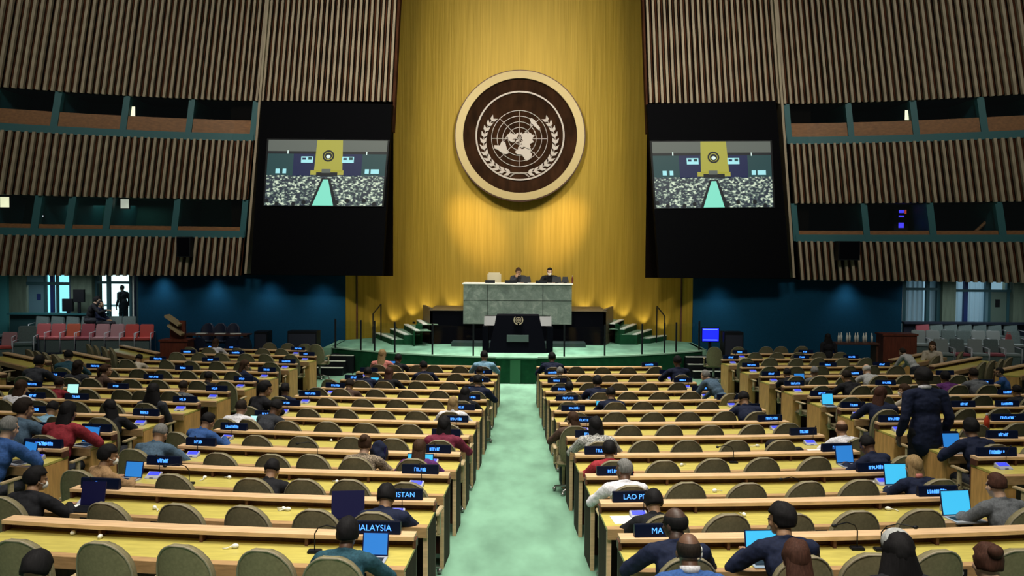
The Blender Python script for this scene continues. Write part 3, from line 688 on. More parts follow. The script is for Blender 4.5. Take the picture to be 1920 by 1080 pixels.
def head(b, H, HM):
    M = Matrix.Translation(H) @ HM
    b.el((0, -.012, .02), (.074, .092, .095), M); b.el((0, .022, -.045), (.058, .066, .072), M)
    b.el((0, .055, -.092), (.028, .025, .022), M)                       # chin
    b.el((0, .088, -.022), (.0135, .020, .026), M); b.el((0, .092, -.038), (.017, .015, .010), M)   # nose
    b.el((0, .068, .016), (.055, .022, .013), M)                         # brow
    b.el((0, .078, -.066), (.026, .012, .010), M)                        # lips
    for sx in (-1, 1):
        b.el((sx*.076, -.008, -.018), (.010, .020, .032), M); b.el((sx*.042, .055, -.03), (.022, .022, .022), M)
POSES = {}
def pose(name, lean=18, curve=10, twist=0, yaw=0, nod=8, hands=((-.15, .44), (.15, .44)), hz=.80, stand=False, lap=False, chin=0, hang=False, tilt=0):
    P = Vector((0, -.06, .93 if stand else .50))
    RT = Matrix.Rotation(math.radians(twist), 4, 'Z') @ Matrix.Rotation(math.radians(-lean), 4, 'X') @ Matrix.Rotation(math.radians(tilt), 4, 'Y')
    TM = Matrix.Translation(P) @ RT
    TU = TM @ Matrix.Translation((0, 0, .30)) @ Matrix.Rotation(math.radians(-curve), 4, 'X')      # upper chest
    NB = TU @ Vector((0, -.005, .225))
    HM = Matrix.Rotation(math.radians(twist+yaw), 4, 'Z') @ Matrix.Rotation(math.radians(-nod), 4, 'X')
    H = NB+Vector((TU.to_3x3() @ Vector((0, .03, .065))))+Vector((0, .012, .075))
    SH = {sx: TU @ Vector((sx*.178, -.005, .155)) for sx in (-1, 1)}
    B, T, L = Blob(), Blob(), Blob()
    head(B, H, HM)
    B.cap([NB-Vector((0, 0, .05)), NB+Vector((0, .008, .03)), H+HM.to_3x3() @ Vector((0, -.02, -.05))], [.062, .054, .054], 12)
    for b, g in ((B, -.006), (T, .010)):
        b.el((0, 0, .05), (.148+g, .112+g, .13), TM); b.el((0, 0, .20), (.140+g, .102+g, .15), TM)
        b.el((0, .0, .04), (.158+g, .112+g, .165+g), TU)
        b.el((0, -.006, .14), (.172+g, .082+g, .075+g), TU)
        b.cap([SH[-1]+(NB-SH[-1])*.15, NB-Vector((0, 0, .035)), SH[1]+(NB-SH[1])*.15], [.052+g, .062+g, .052+g], 10)
    T.el((0, -.008, .235), (.070, .066, .030), TU)      # collar
    WR = {}
    for i, sx in enumerate((-1, 1)):
        S = SH[sx]
        if hang: Wr = S+Vector((sx*.07, .05, -.50)); pole = Vector((sx*.3, -1, 0)); fw, up = Vector((0, .1, -1)), Vector((sx, 0, 0))
        elif lap: Wr = Vector((sx*.10, .22, .60)); pole = Vector((sx*.8, -.6, -.3)); fw, up = Vector((-sx*.5, .8, -.1)), Vector((0, .1, 1))
        elif chin == sx: Wr = H+HM.to_3x3() @ Vector((sx*.07, .09, -.16)); pole = Vector((sx*.8, .5, -1)); fw, up = Vector((-sx*.25, -.15, 1)), Vector((sx*.4, 1, 0))
        else:
            hx, hy = hands[i]; Wr = Vector((hx, hy, hz)); pole = Vector((sx*1.0, -.5, -.55)); fw, up = Vector((-sx*.25, 1, -.04)), Vector((0, 0, 1))
        E = ik(S, Wr, .285, .25, pole)
        d = Wr-E; Wr = E+d.normalized()*min(d.length, .26); WR[sx] = Wr
        for b, g in ((B, -.004), (T, .011)):
            e = Wr if b is B else E+(Wr-E)*.93
            b.cap([S, S.lerp(E, .5), E, E.lerp(e, .5), e], [.056+g, .050+g, .043+g, .040+g, .029+g], 10)
        hand(B, Wr, fw, up, sx)
        # legs
        hp = TM @ Vector((sx*.085, 0, .01))
        hp = Vector((hp.x, P.y, P.z))
        if stand: K, A, toe = Vector((sx*.095, -.01, .50)), Vector((sx*.10, -.07, .09)), Vector((sx*.12, .10, .035))
        else: K, A, toe = Vector((sx*.125, .38, .49)), Vector((sx*.12, .34, .09)), Vector((sx*.135, .50, .035))
        B.cap([hp, hp.lerp(K, .5), K, K.lerp(A, .35), A], [.078, .068, .052, .050, .036], 10)
        B.cap([A-Vector((0, .04, .045)), toe], [.034, .030], 8)
        L.cap([hp, hp.lerp(K, .5), K, K.lerp(A, .4), A+Vector((0, 0, .01))], [.098, .082, .068, .062, .055], 10)
    L.ell(P, (.165, .13, .12), 14, 10)
    if stand and hang: T.cap([P+Vector((0, 0, .12)), P+Vector((0, .005, -.06)), P+Vector((0, .005, -.13))], [.155, .172, .172], 14)
    POSES[name] = dict(B=B, T=T, L=L, HM=Matrix.Translation(H) @ HM, NB=NB, top=H.z+.118, hx=H.x, hy=H.y, SH=SH, TU=TU, A=[(.12, .34)] )
    # shoes
    Sx = Blob()
    for sx in (-1, 1):
        if stand: A, toe = Vector((sx*.10, -.07, .05)), Vector((sx*.12, .11, .04))
        else: A, toe = Vector((sx*.12, .34, .05)), Vector((sx*.135, .51, .04))
        Sx.cap([A-Vector((0, .03, 0)), A.lerp(toe, .5), toe], [.045, .046, .040], 10)
    POSES[name]['S'] = Sx
pose('lean')
pose('type', lean=22, nod=14, hands=((-.09, .46), (.09, .46)))
pose('look_l', lean=17, yaw=38, nod=5, hands=((-.18, .42), (.12, .46)))
pose('look_r', lean=17, yaw=-38, nod=5, hands=((-.12, .46), (.18, .42)))
pose('read', lean=26, curve=16, nod=32, hands=((-.16, .44), (.12, .47)))
pose('up', lean=6, curve=6, nod=3, hands=((-.17, .40), (.17, .40)))
pose('rest', lean=-6, curve=14, nod=6, lap=True)
pose('turn_l', lean=12, twist=32, yaw=22, nod=6, hands=((-.22, .36), (.05, .46)))
pose('turn_r', lean=12, twist=-32, yaw=-22, nod=6, hands=((-.05, .46), (.22, .36)))
pose('chin', lean=20, yaw=8, nod=10, chin=1, hands=((-.14, .46), (.2, .4)))
pose('stand', lean=2, curve=5, nod=6, stand=True, hang=True)
pose('bend', lean=42, curve=14, nod=10, stand=True, hands=((-.16, .60), (.16, .60)), hz=.84)
def rough(me, f1, a1, f2=0, a2=0):
    ns = [v.normal.copy() for v in me.vertices]; co = [v.co.copy() for v in me.vertices]; out = []
    for c, q in zip(co, ns):
        d = noise.noise(c*f1)*a1+(noise.noise(c*f2)*a2 if a2 else 0); out += [c.x+q.x*d, c.y+q.y*d, c.z+q.z*d]
    me.vertices.foreach_set('co', out); me.update()
def bake(tag_, vox, keys, smooth):
    tmp = []
    for nm, p in POSES.items():
        for k_ in keys:
            me = p[k_].mesh('tmp', M_black); o = bpy.data.objects.new('tmp', me); COL.objects.link(o)
            md_ = o.modifiers.new('r', 'REMESH'); md_.mode = 'VOXEL'; md_.voxel_size = vox if k_ != 'B' else vox*0.8; md_.use_smooth_shade = True
            s_ = o.modifiers.new('s', 'SMOOTH'); s_.factor = 0.5; s_.iterations = smooth if k_ != 'B' else 2
            tmp.append((o, p, k_))
    dg = bpy.context.evaluated_depsgraph_get()
    for o, p, k_ in tmp:
        me = bpy.data.meshes.new_from_object(o.evaluated_get(dg)); me.name = {'B': 'body', 'T': 'top', 'L': 'trousers', 'S': 'shoes'}[k_]
        me.materials.clear(); me.materials.append(M_black); p[k_+'m'] = me
        if k_ in 'TL':
            rough(me, 11, .009, 27, .004)
    for o, p, k_ in tmp:
        me = o.data; bpy.data.objects.remove(o); bpy.data.meshes.remove(me)
bake('', 0.0105, 'BTLS', 5)
# hair in the head's own frame
def shell(face, lowz, sc_, jit=0.0, seed=1):
    mb = MB(); nu, nv = 28, 18; rr = random.Random(seed); P = []
    for j in range(nv+1):
        a = -PI/2+PI*j/nv; row = []
        for i in range(nu):
            b = 2*PI*i/nu; d = Vector((math.cos(a)*math.sin(b), math.cos(a)*math.cos(b), math.sin(a)))
            s_ = sc_+rr.uniform(-jit, jit)
            f = (d.y > 0.15 and d.z < face and abs(d.x) < 0.93)
            if f or d.z < lowz: s_ = 0.86
            row.append(Vector((d.x*.080*s_, -.014+d.y*.098*s_, .02+d.z*.100*s_)))
        P.append(row)
    P = [[v+v.normalized()*(noise.noise(v*22+Vector((seed, 0, 0)))*.010 if s_ > 1.03 else 0) for v in r_] for r_ in P]
    mb.grid(P, closed_u=True); return mb
def drape(mb, z1, w0, w1, y0, y1, th=.035, n=8):
    P = []
    for j in range(n+1):
        t = j/n; z = .02+(z1-.02)*t; w = w0+(w1-w0)*t; y = y0+(y1-y0)*t
        if j == n: w *= .75
        P.append([Vector((w*math.cos(a), y+th*(1.15-.4*t)*math.sin(a), z)) for a in [2*PI*i/14 for i in range(14)]])
    mb.grid(P, closed_u=True); mb.add(P[0], [tuple(range(13, -1, -1))]); mb.add(P[-1], [tuple(range(14))]); return mb
HAIR = {}
HAIR['short'] = shell(.40, -.45, 1.06, .006)
HAIR['thick'] = shell(.30, -.50, 1.13, .012, 2)
HAIR['crop'] = shell(.50, -.35, 1.02, .002, 3)
mb = shell(.34, -.75, 1.10, .006, 4); drape(mb, -.27, .082, .098, -.045, -.135, .05); HAIR['long'] = mb
mb = shell(.34, -.75, 1.11, .008, 5); drape(mb, -.15, .088, .102, -.035, -.060, .06); HAIR['bob'] = mb
mb = shell(.38, -.60, 1.07, .004, 6); mb.ell((0, -.105, .085), (.045, .045, .042)); HAIR['bun'] = mb
mb = shell(.36, -.60, 1.08, .006, 7); mb.tube([(0, -.10, .05), (0, -.145, .02), (0, -.14, -.08), (0, -.12, -.2)], [.022, .034, .03, .012], 10); HAIR['tail'] = mb
mb = MB()
for i in range(22):
    a = PI*0.5+PI*2*(i/22)
mb = shell(-.2, -.55, 1.0); mb.v = [(x*1.015*(1-max(0, z-.02)*1.2), y*1.015*(1-max(0, z-.02)*1.2)-.001, z) if z < .06 else (x*.86, y*.86, .02+(z-.02)*.86) for x, y, z in mb.v]; HAIR['bald'] = mb
mb = shell(.42, -.98, 1.18, 0, 8); drape(mb, -.24, .088, .175, -.02, -.055, .095, 8); HAIR['scarf'] = mb
HAIRM = {k_: v.mesh('hair' if k_ != 'scarf' else 'head_scarf', M_black, True) for k_, v in HAIR.items()}
mb = MB(); mb.ell((0, .062, -.058), (.056, .044, .045), 14, 10)
for sx in (-1, 1): mb.tube([(sx*.052, .062, -.05), (sx*.083, -.005, -.015)], .003, 5)
MASKM = mb.mesh('face_mask', M_white, True)
mb = MB(); mb.ell((0, 0, 0), (.012, .006, .007), 8, 6)
EYEM = mb.mesh('eye', mat('dark_eye', (.02, .015, .012), .3), True)
mb = MB()
mb.ell((.083, -.008, -.02), (.010, .016, .022), 10, 8); mb.tube([(.086, .0, -.03), (.084, .025, -.055), (.075, .04, -.075)], .004, 5); mb.tube([(.083, -.02, -.01), (.082, -.035, .02), (.078, -.01, .035)], .004, 5)
HEADSETM = mb.mesh('earpiece', M_white, True)
SKIN = {'l': mat('skin_light', (.52, .32, .22), .55), 'm': mat('skin_tan', (.34, .19, .11), .55), 'd': mat('skin_brown', (.13, .065, .04), .5), 'k': mat('skin_dark', (.06, .033, .024), .5)}
CLO = {'navy': (.008, .012, .034), 'black': (.010, .010, .013), 'grey': (.10, .105, .115), 'char': (.03, .032, .04), 'white': (.62, .60, .64), 'blue': (.03, .08, .24), 'teal': (.018, .06, .085), 'sky': (.20, .36, .50),
       'red': (.30, .025, .035), 'wine': (.14, .018, .04), 'pink': (.50, .18, .15), 'tan': (.30, .18, .09), 'brown': (.07, .04, .03), 'cream': (.48, .42, .34), 'purple': (.085, .02, .11), 'ltgrey': (.36, .36, .36), 'maroon': (.22, .02, .03), 'steel': (.06, .10, .15), 'olive': (.10, .10, .06)}
def cmat(c):
    if c == 'leopard':
        m = fabric('leopard', (.10, .07, .05))
        rp = [n for n in m.node_tree.nodes if n.type == 'VALTORGB'][0]; rp.color_ramp.elements[0].color = (.02, .015, .012, 1); rp.color_ramp.elements[1].color = (.36, .28, .20, 1); return m
    if c == 'speckle':
        m = fabric('speckle', (.3, .3, .3))
        rp = [n for n in m.node_tree.nodes if n.type == 'VALTORGB'][0]; rp.color_ramp.elements[0].color = (.03, .03, .03, 1); rp.color_ramp.elements[1].color = (.6, .58, .55, 1); return m
    return fabric(c, CLO[c])
HC = {'black': (.008, .007, .008), 'brown': (.045, .022, .012), 'auburn': (.05, .02, .013), 'blond': (.26, .17, .08), 'grey': (.16, .155, .15), 'dark': (.018, .012, .009), 'white': (.45, .44, .42)}
def hmat(c): return mat('hair_'+c, HC[c] if c in HC else CLO[c], .75, noise=(40, 40, 4, 3, .35), spec=.15)
def setm(o, m): s = o.material_slots[0]; s.link = 'OBJECT'; s.material = m
PEOPLE = []
def person(ps, x, y, z, rz, s, top, hair, hairc, skin, label, trou='char', mask=False, shirt=None, far=False, headset=False):
    p = POSES[ps]
    t = thing('person', label, 'person', (x, y, z), rz); t.scale = (s, s, s)
    b = link('body', p['Bm'], t); setm(b, SKIN[skin]); b.data.materials[0] = M_black
    o = link('jacket' if top in ('navy', 'black', 'grey', 'char', 'blue', 'teal', 'steel', 'tan') else 'shirt', p['Tm'], t); setm(o, cmat(top))
    o = link('trousers', p['Lm'], t); setm(o, cmat(trou))
    o = link('shoes', p['Sm'], t); setm(o, M_black)
    def onhead(nm, me, m=None):
        o = link(nm, me, t); o.matrix_local = p['HM']
        if m: setm(o, m)
        return o
    if hair: onhead('head_scarf' if hair == 'scarf' else 'hair', HAIRM[hair], hmat(hairc))
    for sx in (-1, 1):
        o = link('eye', EYEM, t); o.matrix_local = p['HM'] @ Matrix.Translation((sx*.031, .083, 0))
    if mask: onhead('face_mask', MASKM)
    if headset: onhead('earpiece', HEADSETM)
    if shirt:
        mb = MB(); ring(mb, .056, .066, -.022, .022, n=20); me = mb.mesh('shirt_collar', cmat(shirt), True)
        o = link('shirt_collar', me, t); o.matrix_local = Matrix.Translation(p['NB']+Vector((0, .004, .018))) @ Matrix.Rotation(PI/2-.35, 4, 'X')
    PEOPLE.append(t)
    return t
# ------------------------------------------------------------------ who sits where: (head px, head top py, row, side, ...)
def ord_row(n): return 'first' if n == 0 else ROWTXT[n]
def blk(n, sg, x):
    lr = 'left' if sg < 0 else 'right'
    return ('%s centre block' if abs(x) < 4.6 else '%s side block') % lr
FIX = {}      # (n, sg, side?) -> list of x already fixed by a sitter
def seated(px, py, n, ps, top, hair, hc, skin, desc, t=-0.60, rz=0.0, side=None, **k):
    p = POSES[ps]; x = (px-973)/F*(SROWD[n] if abs(px-973)/F*(ROWD[n] if n < 12 else 22) > 4.5 and n in SROWD else ROWD[n])
    for _ in range(25):
        q, a = frame(n, x, t); z = zf(q.x, q.y)
        s = 0.95
        hl = Matrix.Rotation(a+rz, 3, 'Z') @ Vector((p['hx'], p['hy'], 0))*s
        e = PX((q.x+hl.x, q.y+hl.y, z+p['top']*s))[0]
        x += (px-e)/F*q.y*0.9
    D = q.y+hl.y; zt = CAMZ-(py-PX((x, D, CAMZ))[1])*D/F
    s = max(0.88, min(1.08, (zt-z)/p['top']))
    sg = -1 if x < 0 else 1
    FIX.setdefault((n, sg), []).append((abs(x), q.x, q.y, a+rz*0.7))
    lab = 'person, %s, %s, %s' % (desc, 'bottom row' if n == 0 else ord_row(n)+' row up', blk(n, sg, x))
    return person(ps, q.x, q.y, z, a+rz, s, top, hair, hc, skin, lab, **k)
S = seated
# left centre block
S(653, 976, 0, 'lean', 'teal', 'thick', 'black', 'd', 'black hair and teal jacket at a bright blue laptop', t=-.70)
S(725, 912, 1, 'read', 'navy', 'thick', 'black', 'm', 'black hair and navy jacket leaning onto the desk', t=-.58)
S(70, 880, 1, 'look_r', 'black', 'thick', 'black', 'm', 'black hair, white mask and black jacket', mask=True)
S(512, 877, 2, 'read', 'black', 'short', 'black', 'm', 'dark hair and black top bent over papers', mask=True)
S(205, 838, 2, 'turn_r', 'tan', 'thick', 'black', 'm', 'black hair and tan jacket turned to a laptop', mask=True)
S(685, 818, 3, 'lean', 'leopard', 'bun', 'brown', 'l', 'bun of brown hair and leopard print top')
S(787, 833, 3, 'lean', 'purple', 'long', 'brown', 'm', 'long brown hair and purple top')
S(300, 798, 3, 'read', 'steel', 'crop', 'grey', 'm', 'cropped grey hair and steel blue jacket')
S(833, 783, 4, 'lean', 'wine', 'bob', 'black', 'd', 'black bob and wine red top by the aisle')
S(390, 777, 4, 'read', 'blue', 'short', 'black', 'm', 'dark hair and blue jacket leaning right', rz=-.3)
S(453, 752, 5, 'type', 'white', 'short', 'dark', 'm', 'white shirt typing on a pale lit laptop')
S(517, 752, 5, 'read', 'char', 'short', 'black', 'd', 'charcoal jacket hunched at the desk end', rz=-.4)
S(850, 745, 6, 'lean', 'white', 'bob', 'blond', 'l', 'light brown hair and white top')
S(496, 716, 6, 'turn_r', 'black', 'thick', 'black', 'm', 'thick black hair and black jacket')
S(872, 727, 7, 'lean', 'black', 'long', 'black', 'm', 'long black hair and black jacket')
S(535, 720, 7, 'rest', 'navy', 'short', 'black', 'd', 'navy jacket sitting at the desk end')
S(656, 712, 8, 'read', 'brown', 'thick', 'dark', 'm', 'dark hair and brown top')
S(896, 704, 8, 'lean', 'navy', 'short', 'black', 'm', 'short black hair and navy suit by the aisle')
S(690, 690, 9, 'type', 'navy', 'short', 'black', 'm', 'navy jacket behind a cyan laptop')
S(730, 690, 9, 'lean', 'black', 'long', 'auburn', 'm', 'long auburn hair and black jacket')
S(900, 690, 10, 'lean', 'black', 'short', 'dark', 'm', 'short hair and black suit')
S(793, 678, 10, 'turn_l', 'navy', 'short', 'black', 'm', 'dark hair and navy blazer')
S(908, 658, 11, 'up', 'sky', 'short', 'black', 'm', 'sky blue shirt and dark hair')
S(747, 664, 11, 'lean', 'black', 'short', 'black', 'd', 'black jacket and black hair')
S(717, 656, 11, 'up', 'pink', 'long', 'blond', 'l', 'long blond hair and pink top')
# right centre block
S(1265, 955, 0, 'look_l', 'navy', 'bald', 'black', 'k', 'bald head with earpiece and navy suit', t=-.62, headset=True)
S(1465, 947, 0, 'look_l', 'navy', 'thick', 'black', 'm', 'thick black hair and navy suit behind cyan laptop', t=-.62)
S(1225, 925, 1, 'read', 'black', 'thick', 'black', 'm', 'black hair and black jacket reading white papers')
S(1867, 888, 1, 'lean', 'grey', 'short', 'auburn', 'l', 'brown hair and grey jacket beside big cyan laptop')
S(1170, 862, 2, 'look_l', 'white', 'crop', 'grey', 'd', 'shaved head and white shirt', t=-.66, headset=True)
S(1712, 855, 2, 'lean', 'navy', 'bob', 'blond', 'l', 'tousled blond hair and navy top', shirt='pink')
S(1142, 828, 3, 'lean', 'red', 'thick', 'black', 'm', 'black hair and bright red top', headset=True)
S(1625, 818, 3, 'read', 'navy', 'short', 'black', 'd', 'black hair and navy jacket by blue laptop', rz=.3)
S(1117, 783, 4, 'lean', 'speckle', 'bob', 'black', 'd', 'dark hair and black and white speckled top')
S(1577, 788, 4, 'lean', 'white', 'bald', 'brown', 'm', 'bald head and white collar at desk end')
S(1073, 778, 5, 'look_l', 'brown', 'long', 'brown', 'l', 'long light brown hair near the aisle')
S(1395, 735, 6, 'read', 'navy', 'short', 'black', 'm', 'dark hair and navy jacket slumped at desk end')
S(1145, 727, 7, 'type', 'navy', 'short', 'black', 'm', 'navy jacket and black hair lit by cyan laptop')
S(1067, 717, 8, 'lean', 'black', 'thick', 'black', 'm', 'thick dark hair and black jacket')
S(1120, 705, 8, 'lean', 'navy', 'thick', 'black', 'm', 'navy suit behind a small cyan laptop')
S(1320, 703, 8, 'bend', 'steel', 'short', 'grey', 'l', 'steel blue jacket stooping at the desk end', t=-.9, rz=.5)
S(1050, 690, 10, 'lean', 'grey', 'short', 'grey', 'l', 'grey hair and grey suit near the aisle')
S(1035, 661, 11, 'lean', 'navy', 'short', 'black', 'd', 'navy suit nearest the green block')
S(1270, 667, 10, 'up', 'navy', 'short', 'black', 'd', 'navy suit at the far desk end')
# left side block
S(15, 785, 2, 'type', 'blue', 'short', 'grey', 'l', 'grey hair and blue suit', rz=-.15)
S(127, 756, 3, 'lean', 'maroon', 'long', 'black', 'm', 'long black hair and red sweater')
S(44, 750, 3, 'look_r', 'steel', 'thick', 'dark', 'm', 'dark hair and slate blue shirt')
S(205, 752, 4, 'turn_l', 'black', 'long', 'black', 'd', 'long black hair and black dress')
S(100, 755, 4, 'read', 'sky', 'short', 'black', 'm', 'pale blue shirt bent over papers')
S(288, 722, 5, 'rest', 'char', 'scarf', 'black', 'm', 'black head scarf and dark coat')
S(40, 715, 5, 'lean', 'white', 'long', 'brown', 'l', 'long brown hair and white top')
S(113, 714, 6, 'lean', 'maroon', 'short', 'dark', 'm', 'dark hair and maroon top behind pale laptop')
S(345, 716, 6, 'lean', 'grey', 'short', 'dark', 'm', 'grey jacket and short dark hair')
S(392, 707, 7, 'lean', 'black', 'short', 'black', 'd', 'black hair and black top')
S(73, 668, 7, 'lean', 'char', 'thick', 'black', 'm', 'black hair and charcoal top')
S(147, 677, 7, 'rest', 'char', 'bob', 'dark', 'm', 'dark bob and charcoal jacket')
S(200, 684, 7, 'turn_r', 'brown', 'tail', 'brown', 'l', 'brown pony tail and brown top')
S(128, 658, 8, 'turn_l', 'teal', 'short', 'black', 'l', 'black hair and teal jacket chatting')
S(460, 676, 8, 'turn_r', 'navy', 'long', 'brown', 'm', 'long brown hair and navy jacket')
S(262, 668, 9, 'read', 'cream', 'short', 'black', 'm', 'black hair and cream shirt bending down')
S(405, 636, 11, 'lean', 'white', 'long', 'brown', 'l', 'long brown hair and white shirt')
# right side block
S(1820, 785, 3, 'lean', 'navy', 'thick', 'black', 'm', 'black hair and navy jacket beside blue laptop', t=-.66)
S(1652, 725, 5, 'turn_r', 'navy', 'long', 'auburn', 'l', 'long auburn hair and navy jacket')
S(1694, 720, 6, 'turn_l', 'cream', 'long', 'brown', 'l', 'long brown hair and cream scarf', mask=True)
S(1905, 725, 6, 'lean', 'black', 'short', 'black', 'm', 'black jacket and black hair at the edge')
S(1587, 694, 7, 'lean', 'black', 'short', 'dark', 'm', 'short dark hair and black jacket', rz=.2)
S(1772, 696, 7, 'lean', 'purple', 'thick', 'black', 'd', 'black hair and purple top')
S(1527, 688, 8, 'rest', 'grey', 'short', 'grey', 'm', 'grey hair and grey suit')
S(1475, 692, 8, 'type', 'black', 'short', 'black', 'm', 'black suit with small blue laptop')
S(1825, 690, 7, 'lean', 'grey', 'short', 'dark', 'm', 'dark hair and grey jacket')
S(1625, 683, 8, 'read', 'ltgrey', 'bald', 'white', 'l', 'white hair and pale shirt')
# chairs behind the bottom desks, tops of heads only
def adviser(px, py, D, ps, top, hair, hc, skin, desc, rz=0.0, **k):
    p = POSES[ps]; s = 0.97; x = (px-973)/F*D; z = zf(x, D)
    y = D-p['hy']*s
    zt = CAMZ-(py-PX((x, D, CAMZ))[1])*D/F; s = max(.88, min(1.12, (zt-zf(x, y))/p['top']))
    q = person(ps, x, y, zf(x, y), rz, s, top, hair, hc, skin, 'person, %s, seated behind the bottom desk' % desc, **k)
    adv.append((x, y-.04, rz, desc)); return q
adv = []
adviser(1297, 1003, 5.25, 'lean', 'blue', 'bald', 'dark', 'd', 'balding with white collar and blue suit', shirt='white', headset=True)
adviser(1500, 1016, 5.1, 'lean', 'tan', 'long', 'auburn', 'l', 'long auburn hair, tan top and white earpiece', headset=True)
P64 = adviser(1692, 1004, 5.1, 'lean', 'black', 'scarf', 'black', 'm', 'black head scarf, pale grey cap and black coat')
adviser(1860, 1022, 4.95, 'lean', 'char', 'bun', 'auburn', 'l', 'brown hair in a bun and white earpiece', headset=True)
adviser(60, 1042, 4.9, 'read', 'black', 'thick', 'black', 'm', 'black hair at the bottom corner')
mb = MB(); mb.ell((0, .012, .062), (.090, .094, .088), 16, 10); o = link('cap', mb.mesh('cap', fabric('ltgrey', CLO['ltgrey']), True), P64); o.matrix_local = POSES['lean']['HM']
# standing and other people
def stander(px, py, D, ps, top, hair, hc, skin, lab, rz=0.0, z=None, hgt=None, **k):
    p = POSES[ps]; x = (px-973)/F*D; zz = zf(x, D) if z is None else z
    zt = CAMZ-(py-PX((x, D, CAMZ))[1])*D/F; s = max(.8, min(1.15, (zt-zz)/p['top']))
    return person(ps, x, D, zz, rz, s, top, hair, hc, skin, lab, **k)
t = stander(1734, 690, 10.6, 'stand', 'navy', 'thick', 'black', 'k', 'person standing in navy suit, back turned, beside the right side desks', shirt='white', trou='black', rz=.1); t.scale.x *= 1.18; t.scale.y *= 1.1
stander(1553, 626, 22.6, 'stand', 'black', 'scarf', 'black', 'm', 'person in black robe standing by the table of white bottles', trou='black')
stander(1715, 655, 20.0, 'bend', 'ltgrey', 'short', 'dark', 'l', 'person in light grey shirt bending over a corner desk', rz=.5)
stander(1748, 640, 22.0, 'rest', 'cream', 'bob', 'brown', 'l', 'person in patterned cream top facing the camera near grey chairs', rz=2.6)
stander(1888, 690, 17.6, 'turn_l', 'blue', 'short', 'black', 'm', 'person in blue top bowed over a corner desk by grey chairs', rz=.4)
GF = 0.34
stander(165, 556, 27.2, 'lean', 'black', 'thick', 'black', 'l', 'person in black at the ledge under the bright doors, profile', rz=-1.2, z=.75, mask=True)
stander(186, 564, 27.2, 'rest', 'navy', 'short', 'black', 'm', 'person in navy beside the brightest glass door', rz=-1.6, z=.75)
stander(226, 535, 30.5, 'stand', 'char', 'short', 'black', 'm', 'person standing outside the brightest glass door', rz=1.0, z=.75)
stander(972, 502, 27.35, 'chin', 'char', 'thick', 'brown', 'm', 'person with hand at face presiding behind the marble desk', rz=PI, z=1.75, shirt='white')
stander(1030, 502, 27.35, 'lean', 'black', 'short', 'black', 'l', 'person with white mask behind the marble desk', rz=PI, z=1.75, mask=True)

# ------------------------------------------------------------------ chairs of the rows
def slots(n, sg, x0, x1, pitch, kmax):
    """chair places along a row; those taken by a sitter move to the sitter"""
    xs = []; x = x0
    while x < x1 and len(xs) < kmax: xs.append(x); x += pitch
    out = [None]*len(xs); taken = sorted(f for f in FIX.get((n, sg), []) if x0-.5 < f[0] < x1+.4)
    for f in taken:
        fr = [i for i in range(len(xs)) if out[i] is None]
        if not fr: continue
        i = min(fr, key=lambda i_: abs(xs[i_]-f[0]))
        if abs(xs[i]-f[0]) < pitch*0.8: out[i] = f
        else: xs.append(f[0]); out.append(f)
    extra = []
    for i, x in enumerate(xs):
        if out[i] is None and any(abs(x-f[0]) < 0.44 for f in taken):   # pushed aside by a neighbour
            f = min(taken, key=lambda f_: abs(f_[0]-x)); x = f[0]+(0.47 if x > f[0] else -0.47)
            if any(abs(x-g[0]) < 0.44 for g in taken if g is not f): continue
        extra.append((x, out[i]))
    return sorted(extra, key=lambda e_: e_[0])
for n in range(12):
    for sg, nm in ((-1, 'left'), (1, 'right')):
        for k_, (x, f) in enumerate(slots(n, sg, XI_[n]+0.27, XO_[n]-0.1, 0.553, 7)):
            if f: X, Y, rz = f[1], f[2], f[3]
            else:
                p, rz = frame(n, sg*x, -0.57+rnd.uniform(-0.05, 0.06)); X, Y = p.x, p.y; rz += rnd.uniform(-0.12, 0.12)
            if f: Y -= 0.02
            chair(X, Y, rz, 'taupe chair, %s from the centre aisle, %s desk row up, %s block' % (ORD[k_+1], ord_row(n), nm), n < 5)
for (n, sg), (xe, xo) in SIDE.items():
    nm = 'left' if sg < 0 else 'right'
    for k_, (x, f) in enumerate(slots(n, sg, xe+0.30, xo-0.1, 0.56, 8)):
        if f: X, Y, rz = f[1], f[2]-.02, f[3]
        else:
            p, rz = frame(n, sg*x, -0.60+rnd.uniform(-0.06, 0.05)); X, Y = p.x, p.y; rz += rnd.uniform(-0.2, 0.2)
        if PX((X, Y, 1))[0] < -60 or PX((X, Y, 1))[0] > 1980: continue
        chair(X, Y, rz, 'taupe chair, %s in from the %s side aisle, %s desk row up' % (ORD[k_+1], nm, ord_row(n)), n < 6)
for x, y, rz, desc in adv:
    chair(x, y-.02, rz, 'taupe chair under the person with %s' % desc, False)
for rows, nm in ((FARL, 'red chair corner'), (FARR, 'curtained window corner')):
    for i, (a, b_) in enumerate(rows):
        a = Vector((*a, 0)); b_ = Vector((*b_, 0)); d = (b_-a).normalized(); nn = Vector((-d.y, d.x, 0)); nn = nn if nn.y > 0 else -nn
        for j in range(4):
            p = a+d*(0.35+0.55*j)-nn*0.66
            if abs(p.x) > 0.61*p.y or (b_-a).length < 0.35+0.55*j: continue
            if any((Vector((q.location.x, q.location.y, 0))-p).length < .5 for q in PEOPLE): continue
            chair(p.x, p.y, math.atan2(-nn.x, nn.y)+rnd.uniform(-0.2, 0.2), 'taupe chair, %s at the %s slanting desk, %s' % (ORD[j+1], ORD[i+1], nm), False)
